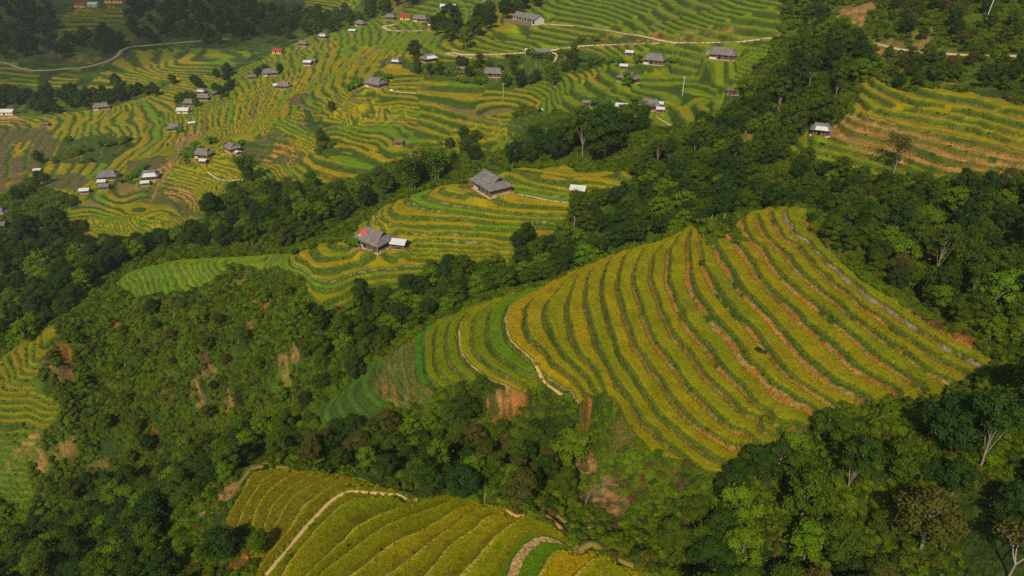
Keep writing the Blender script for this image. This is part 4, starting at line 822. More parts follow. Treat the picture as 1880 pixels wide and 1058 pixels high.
def make_bush(idx, col):
    r_ = random.Random(idx + 70); rs = np.random.RandomState(400 + idx); lobes = [(r_.uniform(-.6, .6), r_.uniform(-.6, .6), r_.uniform(.25, .85), r_.uniform(.45, .75)) for _ in range(5)]
    pos, nr, tone = lobe_leaves(lobes, 900, rs, .85, .4)
    stems = [[(0, 0, -.3, .05), (l[0] * .5, l[1] * .5, l[2] * .5, .035), (l[0], l[1], l[2], .015)] for l in lobes]
    PROTO.setdefault('bush', []).append((tubes_mesh("stems", M_BARK, stems, 4), leaves_mesh("foliage", ML[col], pos, nr, .21, .55, rs, tone), 1.5, 1.2))
for i, c in enumerate(('bush', 'bush', 'mid', 'dark', 'light', 'olive')): make_bush(i, c)

LOOK = {'dark': 'dark green round crowned tree', 'mid': 'mid green leafy tree', 'light': 'bright yellow green tree', 'olive': 'brownish olive crowned tree', 'slim': 'slender tree with a pale bare trunk',
        'bare': 'half bare tree with pale branches', 'bamboo': 'tall arching bamboo clump', 'banana': 'broad leaved banana clump', 'bush': 'low rounded green shrub'}
CATS = {'bamboo': ('bamboo_clump', 'bamboo', 'culms', 'foliage'), 'banana': ('banana_plant', 'banana plant', 'stem', 'leaves'), 'bush': ('shrub', 'shrub', 'stems', 'foliage')}
SRC = {}                                   # first placed copy of every shape: the far woods reuse it
def place_plant(kind, var, x, y, scale, rot, label, group, zoff=0.0, sz=None):
    tm, cm, H, R = PROTO[kind][var]; nm, cat, tn, cn = CATS.get(kind, ('broadleaf_tree', 'tree', 'trunk', 'crown'))
    e = bpy.data.objects.new(nm, None); e.empty_display_size = .5; COL.objects.link(e)
    e.location = (x, y, ground(x, y) + zoff); e.rotation_euler = (0, 0, rot); e.scale = (scale * rng.uniform(.88, 1.14), scale * rng.uniform(.88, 1.14), scale * (sz or 1)); props(e, label, cat, group)
    a = bpy.data.objects.new(tn, tm); b = bpy.data.objects.new(cn, cm)
    for o in (a, b): COL.objects.link(o); o.parent = e
    SRC.setdefault((kind, var), (a, b)); return e

WILD = lambda x, y: float(grid_sample(RICE.astype(float), x, y)) < 0
OCC = {}
def free_spot(x, y, d):
    c = 4.0; kx, ky = int(x // c), int(y // c)
    for i in range(-2, 3):
        for j in range(-2, 3):
            for (px, py, pd) in OCC.get((kx + i, ky + j), ()):
                if (px - x) ** 2 + (py - y) ** 2 < ((d + pd) * .5) ** 2: return False
    return True
def occupy(x, y, d): OCC.setdefault((int(x // 4.0), int(y // 4.0)), []).append((x, y, d))
_gr = RICE.astype(float)
def in_field(x, y): return float(grid_sample(np.maximum(_gr, -1), x, y)) > -.5
for (u, v, tmin, rad) in PADS: p = hit(u, v, 1400 if tmin >= 262 else 300, tmin); occupy(p[0], p[1], rad * 1.55)
ROADXY = np.concatenate([np.c_[wp[::3], np.full(len(wp[::3]), w)] for (_, w, _, wp, _) in ROADPTS])
def near_road(x, y, d): return bool((np.hypot(ROADXY[:, 0] - x, ROADXY[:, 1] - y) < d + ROADXY[:, 2] * .5).any())
def project(x, y, z):
    dx, dy, dz = x, y, z - CAM_Z; f = dy * CP - dz * SP; up = dy * SP + dz * CP
    return CU + F_PX * dx / f, CV - F_PX * up / f, f
# single plants that stand out: kind, variant, u, v (foot), nearest distance, crown radius (m), label
for u, v, rx, ry, c, s_ in MARKS:
    if s_ >= .9 and rx >= 2.2:
        p = hit(u, v, 1400, 75); occupy(p[0], p[1], (rx + ry) * .55)
        if ry > 12:
            a_ = math.atan2(p[0], p[1])
            for q_ in (-.7, -.35, .35, .7): occupy(p[0] + math.sin(a_) * ry * q_, p[1] + math.cos(a_) * ry * q_, rx * 1.6)
SINGLES = [
 ('dark',0,414,1026,75,3.1,'round dark tree on orange earth left of the nearest terraces'),('mid',1,482,1008,75,2.0,'smaller leafy tree between the orange earth and the nearest terraces'),
 ('mid',0,1512,806,75,2.6,'lone leafy tree at the lower edge of the big spur shading the rice'),('dark',1,1385,882,75,3.0,'dark round tree at the lowest tip of the big spur rice'),
 ('dark',2,1420,878,75,3.2,'tall dark tree second from the lowest tip of the spur rice'),('light',0,1455,850,75,2.5,'lighter green tree third from the lowest tip of the spur rice'),
 ('dark',3,1745,830,75,4.0,'large dark tree at the right end of the big spur rice'),('olive',0,1690,1010,75,4.8,'big brownish tree in the lower right wood'),
 ('slim',0,1800,860,75,3.4,'tall pale trunked tree at the right end of the big spur'),('light',1,1475,1030,75,3.0,'bright green rounded tree at the bottom of the right wood'),
 ('bare',0,1850,1062,75,3.2,'half bare pale branched tree in the bottom right corner'),('bare',0,1640,318,150,4.6,'thin brownish tree standing on the stubble terraces'),
 ('olive',1,950,925,75,3.2,'brown green tree just above the nearest terraces'),('dark',1,852,908,75,3.0,'dark domed tree in the middle of the ravine edge'),('dark',2,795,905,75,2.8,'dark tree left of the domed tree on the ravine edge'),
 ('light',0,1048,850,75,3.6,'vivid green feathery tree beside the bare slip'),('mid',2,882,716,90,1.7,'small round tree on the lower left terraces of the spur'),('mid',1,846,728,90,1.5,'small dark bush tree left of the round one on the spur terraces'),
 ('light',1,556,585,150,3.0,'bright green round tree left of the knoll terraces'),('dark',0,957,494,150,3.4,'dark tree standing before the lower right knoll terraces'),('slim',1,988,482,150,2.0,'slim tree right of the dark one before the knoll terraces'),
 ('bamboo',0,458,340,262,5.4,'tall dark bamboo clump beside the half hidden grey house'),('dark',1,392,400,262,5.4,'dark tree above the right end of the left bowl terraces'),('dark',3,75,300,262,3.6,'lone dark round tree on the far left fallow'),
 ('dark',2,1110,292,262,8.2,'huge spreading dark tree behind the knoll top'),('mid',0,1035,285,262,6.0,'tall tree left of the huge spreading tree behind the knoll'),('slim',2,1070,290,262,5.0,'pale trunked tree beside the huge spreading tree'),
 ('dark',3,1010,290,262,5.0,'dark tree at the left end of the row behind the knoll'),('dark',0,60,455,262,7.0,'big dark tree in the left wood beside the bowl terraces'),('light',0,75,505,215,5.6,'bright green tree in front of the big dark tree at the left'),
 ('dark',2,110,440,262,6.5,'dark tree shading the left end of the bowl terraces'),('light',1,855,90,262,5.6,'lighter green tree at the lower end of the dark grove by the road bend'),
 ('light',0,1370,192,262,4.6,'vivid yellow green tree at the edge of the right ravine'),('dark',1,825,70,262,9.5,'tallest dark tree of the grove by the road bend'),
 ('mid',2,610,198,262,2.6,'small bush tree in the gully of the gold terraces'),('mid',0,590,262,262,3.0,'leafy bush tree in the gully below the gold ridge'),('mid',1,824,275,262,2.6,'small round tree on the path at the foot of the gold terraces'),
 ('mid',1,575,345,262,3.6,'leafy tree at the foot of the fallow terraces'),('bamboo',1,800,335,262,6.0,'bright bamboo clump behind the left knoll slope'),('bamboo',0,760,352,262,5.6,'bamboo clump lower left on the knoll edge'),
 ('bamboo',1,1010,160,262,5.0,'bamboo thicket right of the long grey farmhouse'),('dark',0,955,160,262,4.4,'dark tree touching the long grey farmhouse'),('dark',3,760,108,262,5.0,'dark tree left of the half white house by the road bend'),
 ('light',0,1150,165,262,3.4,'yellow green tree left of the dark grey house'),('slim',1,640,165,262,1.0,'thin post like tree on the ridge line'),('dark',1,215,160,262,5.0,'lone dark tree on the gold terraces of the far valley'),
 ('light',1,1625,470,130,3.0,'bright green tree in the right wood near the stone walled strip'),('light',0,1655,500,130,3.2,'second bright green tree below the first in the right wood'),
 ('slim',0,1630,455,130,3.0,'tall tree with a white trunk in the right wood'),('slim',2,1715,510,130,3.2,'forked pale trunked tree in the right wood'),('slim',1,1775,560,120,3.0,'leaning white trunked tree at the right wood edge'),
 ('dark',2,1895,735,75,3.6,'dark tree cut by the right edge beside the last rice strip'),('slim',0,1550,905,75,3.0,'pale trunked tree inside the lower right wood'),
 ('bush',1,575,965,75,.9,'little bush on the dry bank of the nearest terraces'),('bush',0,525,1028,75,1.2,'bush on the dry bank at the bottom'),('bush',3,1395,645,90,1.4,'dark bush on a riser in the middle of the spur'),('bush',2,1290,485,90,1.3,'bush on a riser near the spur top'),('bush',1,1235,480,90,1.0,'small bush on the upper spur rice edge'),
]
for k, var, u, v, tmin, R, lab in SINGLES:
    p = hit(u, v, 1400 if tmin >= 262 else 300, tmin); s = R / PROTO[k][var][3]
    place_plant(k, var, p[0], p[1], s, rng.uniform(0, 6.28), lab, None); occupy(p[0], p[1], R * 1.5)
BANANAS = [(258,318),(250,325),(266,310),(352,288),(346,278),(340,290),(355,298),(362,275),(395,262),(385,265),(345,300),(660,158),(650,150),(705,150),(715,146),(640,163),(1105,112),(1085,110),(1125,113),(1140,118),(1065,112),(1175,190),(1165,185),(1182,196),(1105,200),(1098,194),(1112,192),(1100,207),(985,118),(972,112),(1000,113),(880,142),(930,146),(648,452),(655,458),(640,448),(1150,205),(415,275),(445,262),(235,330),(222,335),(325,245),(310,240),(800,130),(820,138),(770,128),(855,150),(872,152),(1230,112),(1170,118)]
for i, (u, v) in enumerate(BANANAS):
    tmin = 150 if 630 < u < 660 and v > 400 else 262
    p = hit(u, v, 1400, tmin); place_plant('banana', i % 2, p[0], p[1], rng.uniform(1.0, 1.5) * (1 if tmin == 150 else 1.25), rng.uniform(0, 6.28), 'broad leaved banana clump beside the farmhouses' if tmin == 262 else 'banana clump left of the grey house with red cloth', 'banana plants around the farms' if tmin == 262 else 'banana plants by the knoll house'); occupy(p[0], p[1], 2)
# woods: phrase, mix, spacing (m), radius range, polygon of tree feet, nearest / farthest sight distance
WOODS = [
 ('in the wood right of the big spur', 'ddmmdolmms', 4.3, (1.8, 3.5), 120, 300, [(1500,398),(1440,372),(1420,325),(1450,300),(1520,318),(1600,335),(1720,350),(1880,345),(2150,350),(2150,640),(1860,645),(1800,618),(1720,580),(1650,545),(1590,505),(1530,455)]),
 ('in the wood at the lower right corner', 'ddmmdlmom', 4.8, (1.9, 3.9), 75, 170, [(1335,890),(1400,862),(1440,845),(1500,812),(1560,800),(1620,800),(1720,800),(1830,762),(2250,690),(2250,1150),(1190,1150),(1265,1060),(1200,1010),(1190,960),(1260,935),(1300,900)]),
 ('in the ravine above the nearest terraces', 'ddmmlo', 4.2, (1.4, 2.9), 90, 230, [(560,805),(640,790),(700,775),(850,775),(900,775),(960,790),(1000,772),(1060,765),(1100,800),(1085,840),(1080,900),(1040,925),(1000,920),(930,912),(850,890),(770,893),(700,872),(620,858),(570,850),(500,846),(490,830)]),
 ('on the eroded bank right of the ravine', 'dmls', 6.0, (1.7, 2.8), 80, 200, [(1110,800),(1180,850),(1250,890),(1250,930),(1160,930),(1120,900),(1110,850)]),
 ('in the ravine wood at the lower left', 'ddmml', 4.6, (1.7, 3.5), 90, 260, [(530,770),(560,805),(490,830),(440,862),(390,915),(340,960),(300,1000),(350,1060),(330,1150),(-300,1150),(-300,960),(60,930),(140,885),(250,845),(330,850),(400,815),(460,785)]),
 ('on the scrubby slope at the left', 'mlmdlo', 9.2, (1.2, 2.4), 150, 262, [(120,650),(190,570),(260,568),(330,556),(400,566),(470,548),(530,545),(542,575),(545,605),(620,612),(640,650),(640,690),(560,745),(480,765),(400,805),(330,840),(250,830),(160,800),(125,760),(135,700)]),
 ('in the wood left of the small green hill', 'ddmdl', 5.6, (2.6, 4.2), 215, 400, [(-250,430),(60,440),(105,455),(200,452),(300,446),(370,432),(420,440),(480,452),(430,462),(350,458),(300,463),(230,484),(190,508),(150,555),(100,595),(50,635),(0,650),(-250,700)]),
 ('in the gully left of the knoll', 'ddmmlb', 7.4, (2.4, 4.2), 264, 400, [(385,415),(400,385),(440,362),(500,350),(560,355),(650,350),(720,330),(790,310),(860,298),(900,305),(870,330),(800,338),(750,352),(690,382),(650,408),(600,432),(540,457),(480,460),(420,455),(380,432)]),
 ('in the tall grove behind the knoll', 'ddmdsb', 6.6, (3.2, 5.2), 262, 316, [(940,294),(955,270),(1000,266),(1080,264),(1150,282),(1185,300),(1160,314),(1080,312),(1000,305),(940,305)]),
 ('in the lower thicket right of the tall grove', 'dmmls', 4.8, (1.9, 3.0), 200, 316, [(1185,300),(1200,280),(1280,268),(1340,256),(1380,280),(1340,318),(1250,325),(1165,314)]),
 ('in the upper right ravine wood', 'dmmdl', 5.6, (2.4, 3.8), 200, 335, [(1285,236),(1345,208),(1400,180),(1425,262),(1385,262),(1340,256),(1280,266)]),
 ('in the tall grove behind the knoll', 'ddmm', 5.6, (2.6, 4.2), 196, 300, [(1160,318),(1340,320),(1400,272),(1440,264),(1475,288),(1425,322),(1340,332),(1250,348),(1185,342)]),
 ('in the upper right ravine wood', 'ddmmsl', 6.6, (3.2, 4.8), 200, 520, [(1355,225),(1405,172),(1448,140),(1466,70),(1456,-30),(1535,-30),(1530,60),(1600,98),(1580,135),(1562,190),(1500,238),(1440,262),(1400,270),(1380,245)]),
 ('in the hollow right of the knoll terraces', 'ddmmls', 5.4, (2.6, 4.2), 196, 300, [(1060,395),(1075,378),(1180,345),(1250,350),(1340,335),(1410,345),(1405,372),(1350,392),(1280,398),(1200,420),(1130,445),(1060,462),(1000,480),(950,497),(945,475),(1045,440)]),
 ('in the dark grove by the road bend', 'dddm', 6.6, (4.0, 6.0), 262, 700, [(800,88),(800,58),(840,60),(900,34),(950,10),(1000,-10),(990,20),(940,30),(900,58),(850,80),(822,94)]),
 ('in the bushes around the upper farmhouses', 'mdblm', 7.0, (1.8, 3.0), 262, 480, [(755,122),(830,116),(870,120),(960,108),(1060,100),(1120,112),(1080,126),(1030,140),(1010,165),(920,164),(840,148),(765,142)]),
 ('on the scrub around the right road', 'mmdo', 8.0, (1.8, 3.2), 200, 700, [(1600,20),(1700,-30),(2000,-30),(2000,95),(1740,92),(1660,80)]),
 ('on the scrub around the right road', 'mmdo', 6.5, (1.8, 3.0), 180, 500, [(1605,100),(1660,108),(1750,112),(2000,118),(2000,190),(1860,178),(1790,165),(1730,158),(1650,165),(1610,145)]),
 ('among the left hamlet houses', 'dmd', 8.0, (2.6, 4.0), 262, 700, [(290,215),(330,190),(360,165),(400,150),(440,142),(430,165),(400,185),(370,195),(340,215),(310,235)]),
 ('beside the farmhouse under dark trees', 'ddm', 6.0, (2.2, 3.2), 262, 700, [(452,142),(475,133),(500,127),(528,126),(520,134),(470,146)]),
 ('along the far left stream', 'dddm', 8.5, (3.0, 5.0), 400, 900, [(-60,208),(0,175),(60,172),(130,168),(220,165),(280,155),(340,150),(420,130),(430,140),(340,165),(300,180),(220,200),(130,208),(60,212)]),
 ('on the far hillside at top left', 'ddmm', 14.0, (3.5, 6.0), 500, 1200, [(-80,-20),(110,-20),(100,70),(90,105),(40,108),(-80,100)]),
 ('on the far hillside at top left', 'ddmm', 14.0, (3.5, 6.0), 500, 1200, [(235,60),(240,-10),(380,-20),(480,10),(490,60),(430,85),(330,80),(260,85)]),
 ('on the far hillside at top left', 'dddm', 11.0, (3.5, 5.5), 500, 1200, [(95,80),(200,60),(250,80),(210,100),(130,105),(100,110)]),
 ('on the far hillside at top left', 'dmm', 14.0, (3.5, 5.5), 500, 1200, [(480,20),(560,25),(650,30),(700,-20),(800,-20),(740,30),(640,55),(560,68),(500,80)]),
 ('left of the farm ridge', 'dmd', 6.0, (2.0, 3.4), 262, 500, [(35,370),(60,340),(75,320),(100,325),(80,345),(60,360),(40,378)]),
]
# the ravine hidden behind the big spur
_rav = spline([np.array(p, float) for p in [(74,186),(58,196),(40,203),(24,199),(8,192),(-10,188),(-26,178),(-38,170),(-50,160)]], 2.0)
MIX = {'d': 'dark', 'm': 'mid', 'l': 'light', 'o': 'olive', 's': 'slim', 'b': 'bamboo'}
CAND = []
NOTREE = []
for (u, v, tmin, rad) in PADS: p = hit(u, v, 1400 if tmin >= 262 else 300, tmin); NOTREE += [(p[0], p[1], rad * .8 + 1.5), (p[0] * (1 - (rad + 2) / math.hypot(*p)), p[1] * (1 - (rad + 2) / math.hypot(*p)), rad * .6 + 1)]
for u, v, rx, ry, c, s_ in MARKS:
    if s_ >= .9 and rx * ry > 30:
        p = hit(u, v, 1400, 75); L_ = math.hypot(*p)
        for q_ in (-14, -8, 0, 8, 16): 
            if abs(q_) < ry + 10: NOTREE.append((p[0] * (1 + q_ / L_), p[1] * (1 + q_ / L_), rx * .9 + 1.5))
NOTREE = np.array(NOTREE)
def try_tree(x, y, mix, rr, wood):
    if (np.hypot(NOTREE[:, 0] - x, NOTREE[:, 1] - y) < NOTREE[:, 2]).any(): return
    k = MIX[rng.choice(mix)]; R = rng.uniform(*rr)
    if k == 'bamboo': R *= .95
    if k == 'slim': R *= .8
    if in_field(x, y) or not free_spot(x, y, R * 1.15) or near_road(x, y, R * .35): return
    occupy(x, y, R * 1.15); var = rng.randrange(len(PROTO[k])); CAND.append((k, var, x, y, R, wood))
for wood, mix, sp, rr, tmin, tmax, poly in WOODS:
    wp = world_poly(poly, tmax, tmin); x0, y0 = wp.min(0); x1, y1 = wp.max(0); pts = []
    y = y0
    while y < y1:
        x = x0
        while x < x1:
            pts.append((x + rng.uniform(-.5, .5) * sp, y + rng.uniform(-.5, .5) * sp)); x += sp
        y += sp
    pts = np.array(pts); ok = inpoly(pts[:, 0], pts[:, 1], wp)
    pts = pts[ok]; rng.shuffle(idx := list(range(len(pts))))
    for i in idx: try_tree(pts[i][0], pts[i][1], mix, rr, wood)
for p in _rav:
    for _ in range(9): try_tree(p[0] + rng.uniform(-11, 11), p[1] + rng.uniform(-9, 11), 'ddmml', (2.0, 3.6), 'in the hollow behind the big spur')
# the 240 that show largest are things, the others one mass
def shows(c):
    k, var, x, y, R, w = c; H = PROTO[k][var][2] * R / PROTO[k][var][3]; z = ground(x, y) + H * .6; u, v, f = project(x, y, z)
    if f < 10 or u < -10 or u > 1890 or v < -10 or v > 1068: return -1
    t = np.linspace(.05, .97, 60); gx, gy = x * t, y * t; line = CAM_Z + (z - CAM_Z) * t
    if (CAM_Z + grid_sample(Z, gx, gy) > line).any(): return -1
    return R / f
sc_ = [(shows(c), i) for i, c in enumerate(CAND)]; sc_.sort(reverse=True)
keep = {i for s, i in sc_[:235] if s > 0}
nb = 0; rest = []
for i, c in enumerate(CAND):
    k, var, x, y, R, w = c; s = R / PROTO[k][var][3] * rng.uniform(.95, 1.05)
    if i in keep: place_plant(k, var, x, y, s, rng.uniform(0, 6.28), LOOK[k] + ' ' + w, ('trees ' if k != 'bamboo' else 'bamboo ') + w + ', ' + k, -.1, rng.uniform(.75, 1.25))
    else: rest.append((k, var, x, y, s))
for k in PROTO:                             # make sure each shape has one placed copy to reuse
    for var in range(len(PROTO[k])):
        if (k, var) not in SRC and k not in ('bush',):
            for j, (k2, v2, x, y, s) in enumerate(rest):
                if k2 == k: place_plant(k, var, x, y, s, 0, LOOK[k] + ' standing in the ravine woods', None); rest.pop(j); break
print("trees", len(CAND), "things", len(keep), "rest", len(rest))

def scatter(name, label, cat, srcs, items, cols=None):
    """one countless mass: points carrying pick / size / turn, each showing one of the shapes in srcs"""
    P_ = np.array([(x, y, z) for (_, x, y, z, _) in items], np.float32); me = bpy.data.meshes.new(name); me.vertices.add(len(P_)); me.vertices.foreach_set("co", P_.ravel())
    a = me.attributes.new("pick", 'INT', 'POINT'); a.data.foreach_set("value", np.array([i[0] for i in items], np.int32))
    a = me.attributes.new("size", 'FLOAT', 'POINT'); a.data.foreach_set("value", np.array([i[4] for i in items], np.float32))
    a = me.attributes.new("turn", 'FLOAT', 'POINT'); a.data.foreach_set("value", np.random.RandomState(5).uniform(0, 6.28, len(items)).astype(np.float32))
    if cols is not None:
        a = me.attributes.new("tint", 'FLOAT_COLOR', 'POINT'); a.data.foreach_set("color", np.concatenate([cols, np.ones((len(cols), 1))], 1).astype(np.float32).ravel())
    o = bpy.data.objects.new(name, me); COL.objects.link(o); props(o, label, cat, None, 'stuff')
    ng = bpy.data.node_groups.new(name, 'GeometryNodeTree'); ng.interface.new_socket("Geometry", in_out='INPUT', socket_type='NodeSocketGeometry'); ng.interface.new_socket("Geometry", in_out='OUTPUT', socket_type='NodeSocketGeometry')
    N = ng.nodes.new; L = ng.links.new; gi = N("NodeGroupInput"); go = N("NodeGroupOutput"); ip = N("GeometryNodeInstanceOnPoints"); ja = N("GeometryNodeJoinGeometry")
    for pair in reversed(srcs):
        jj = N("GeometryNodeJoinGeometry")
        for ob in pair:
            oi = N("GeometryNodeObjectInfo"); oi.inputs["Object"].default_value = ob; oi.transform_space = 'ORIGINAL'; L(oi.outputs["Geometry"], jj.inputs[0])
        g2 = N("GeometryNodeGeometryToInstance"); L(jj.outputs[0], g2.inputs[0]); L(g2.outputs[0], ja.inputs[0])
    L(gi.outputs[0], ip.inputs["Points"]); L(ja.outputs[0], ip.inputs["Instance"]); ip.inputs["Pick Instance"].default_value = True
    def named(nm, typ):
        n = N("GeometryNodeInputNamedAttribute"); n.data_type = typ; n.inputs["Name"].default_value = nm; return n.outputs["Attribute"]
    L(named("pick", 'INT'), ip.inputs["Instance Index"]); cx = N("ShaderNodeCombineXYZ"); L(named("turn", 'FLOAT'), cx.inputs["Z"]); L(cx.outputs[0], ip.inputs["Rotation"]); L(named("size", 'FLOAT'), ip.inputs["Scale"])
    L(ip.outputs[0], go.inputs[0]); md = o.modifiers.new("scatter", 'NODES'); md.node_group = ng; return o
keys = [k for k in SRC if k[0] not in ('banana', 'bush', 'bare')]; kidx = {k: i for i, k in enumerate(keys)}
scatter('woodland', 'mass of smaller and farther trees filling the woods', 'woodland', [SRC[k] for k in keys], [(kidx[(k, v)], x, y, ground(x, y) - .1, s) for k, v, x, y, s in rest if (k, v) in kidx])
# shrubs and undergrowth on all wild ground
for i in range(6):
    if ('bush', i) not in SRC:
        u, v = [(330,680),(280,720),(420,640),(230,690),(360,740),(470,700)][i]; p = hit(u, v, 262, 150)
        place_plant('bush', i, p[0], p[1], 1.4, 0, 'low shrub on the scrubby slope at the left', 'shrubs on the scrubby slope')
bk = [('bush', i) for i in range(6)]
cl = cover; it = []
rs = np.random.RandomState(77)
NU = 420000
rr_ = np.exp(rs.uniform(math.log(62), math.log(620), NU)); aa = rs.uniform(AZ0 + .01, AZ1 - .01, NU)
keepp = rs.uniform(0, 1, NU) < np.clip((rr_ / 200) ** 2, .05, 1.5) * .5
bx = rr_[keepp] * np.sin(aa[keepp]); by = rr_[keepp] * np.cos(aa[keepp])
rz = grid_sample(rid.astype(float), bx, by); wildp = (grid_sample((rid < 0).astype(float), bx, by) > .9)
weedp = (grid_sample((cover == 'weeds').astype(float), bx, by) > .9) & ~wildp
bright = grid_sample(RGB[..., 0], bx, by) < .11
nn = vnoise(bx, by, 9, 3) * .6 + vnoise(bx, by, 30, 4) * .4
ok = ((wildp & (nn > .26) & bright) | (weedp & (nn > .55) & (rs.uniform(0, 1, len(bx)) < .3)))
bz = CAM_Z + grid_sample(Z, bx, by)
rd = np.ones(len(bx), bool)
for (px, py, w) in ROADXY[::2]: rd &= (np.abs(bx - px) > w * .5 + 1.2) | (np.abs(by - py) > w * .5 + 1.2)
ok &= rd
for x, y, z, n, far in zip(bx[ok], by[ok], bz[ok], nn[ok], rr_[keepp][ok]):
    t = rs.uniform(); pk = 5 if t < .08 else (4 if t < .26 else (2 if t < .40 else (3 if t < .50 else (0 if t < .76 else 1))))
    it.append((pk, x, y, z - .15, (.35 + n * 1.1) * rs.uniform(.6, 1.4) * (1 + max(0, far - 220) / 260)))
print("undergrowth", len(it))
scatter('undergrowth', 'tangle of shrubs and tall weeds covering the wild slopes', 'undergrowth', [SRC[k] for k in bk], it)

# grass along the banks of the big spur: the risers are overgrown, not smooth
def grid_pick(mask, step_mul, seed):
    """vertices of the ground grid under mask, thinned to an even cover"""
    idx = np.flatnonzero(mask); r_ = np.random.RandomState(seed); area = (GR.reshape(-1)[idx] ** 2) * (az[1] - az[0]) * (lr[1] - lr[0])
    return idx[r_.uniform(0, 1, len(idx)) < np.clip(area * step_mul, 0, 1)]
def risers(nm):
    ids = [i for i, R in enumerate(REG) if R['n'] == nm and R['can'] > 0]; return np.isin(rid, ids) & (RICE < 0) & (RGB[..., 0] < .16) & (RGB[..., 1] > RGB[..., 0] * 1.15)
gx, gy = GX.reshape(-1), GY.reshape(-1); zf = Z.reshape(-1); rs = np.random.RandomState(31); it = []
for nm, dens, smin, smax in (('spur', 1.5, .16, .36), ('knoll', .6, .18, .38), ('right', .15, .3, .55), ('lowleft', .5, .25, .5)):
    for k in grid_pick(risers(nm).reshape(-1), dens, 3):
        t = rs.uniform(); it.append((2 if t < .3 else (0 if t < .65 else (1 if t < .85 else (3 if t < .93 else 4))), gx[k] + rs.uniform(-.15, .15), gy[k] + rs.uniform(-.15, .15), CAM_Z + zf[k] - .12, rs.uniform(smin, smax) * (1.5 if rs.uniform() < .05 else 1)))
scatter('bank_grass', 'rough grass and weeds growing on the banks between the rice strips', 'grass', [SRC[k] for k in bk], it)
print("bank grass", len(it))
# rice plants on the nearer fields, each tuft in the tint of its field
def tuft_mesh(idx):
    r_ = np.random.RandomState(600 + idx); V = []; Fc = []
    for b in range(13):
        a = r_.uniform(0, 6.28); ln = r_.uniform(.30, .55); out = r_.uniform(.10, .34); w = r_.uniform(.035, .06); bx_, by_ = r_.uniform(-.14, .14, 2); b0 = len(V)
        for t, ww in ((0, .6), (.45, 1), (.8, .8), (1.0, .15)):
            x = bx_ + math.cos(a) * out * t * t * 1.2; y = by_ + math.sin(a) * out * t * t * 1.2; z = ln * (t - .32 * t ** 3) - .12
            V += [(x - math.sin(a) * w * ww, y + math.cos(a) * w * ww, z), (x + math.sin(a) * w * ww, y - math.cos(a) * w * ww, z)]
        for j in range(3): Fc.append((b0 + 2 * j, b0 + 2 * j + 1, b0 + 2 * j + 3, b0 + 2 * j + 2))
    me = bpy.data.meshes.new("rice_tuft"); me.from_pydata(V, [], Fc); return me
m = bpy.data.materials.new("rice_plant"); m.use_nodes = True; nt = m.node_tree; nt.nodes.clear(); N = nt.nodes.new; L = nt.links.new
out = N("ShaderNodeOutputMaterial"); at = N("ShaderNodeAttribute"); at.attribute_type = 'INSTANCER'; at.attribute_name = "tint"; oi = N("ShaderNodeObjectInfo"); mr = N("ShaderNodeMapRange"); L(oi.outputs["Random"], mr.inputs[0]); mr.inputs[3].default_value = .72; mr.inputs[4].default_value = 1.5
vm = N("ShaderNodeVectorMath"); vm.operation = 'SCALE'; L(at.outputs["Color"], vm.inputs[0]); L(mr.outputs[0], vm.inputs["Scale"]); d = N("ShaderNodeBsdfDiffuse"); t_ = N("ShaderNodeBsdfTranslucent"); s_ = N("ShaderNodeMixShader"); s_.inputs[0].default_value = .25
L(vm.outputs[0], d.inputs[0]); L(vm.outputs[0], t_.inputs[0]); L(d.outputs[0], s_.inputs[1]); L(t_.outputs[0], s_.inputs[2]); L(s_.outputs[0], out.inputs[0])
M_TUFT = m; tsrc = []
for i in range(3):
    me = tuft_mesh(i); me.materials.append(M_TUFT); u, v = [(640, 1000), (700, 1005), (760, 1010)][i]; p = hit(u, v, 142, 75)
    o = bpy.data.objects.new("rice_plant", me); COL.objects.link(o); o.location = (p[0], p[1], ground(*p) + .36); tsrc.append((o,)); props(o, 'single rice plant among the nearest terraces', 'rice plant', 'rice plants in the nearest field')
for nm, dens, lab in (('fore', 8.0, RL['fore'][0]), ('spur', 2.6, RL['spur'][0])):
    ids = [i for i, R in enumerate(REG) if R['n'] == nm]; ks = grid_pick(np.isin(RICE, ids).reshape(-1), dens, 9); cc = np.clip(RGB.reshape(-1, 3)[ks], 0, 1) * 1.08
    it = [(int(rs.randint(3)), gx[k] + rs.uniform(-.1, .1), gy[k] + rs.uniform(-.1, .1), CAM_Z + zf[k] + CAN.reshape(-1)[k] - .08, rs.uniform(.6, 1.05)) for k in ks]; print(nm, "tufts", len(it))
    scatter('rice_crop', lab, 'rice crop', tsrc, it, cc)
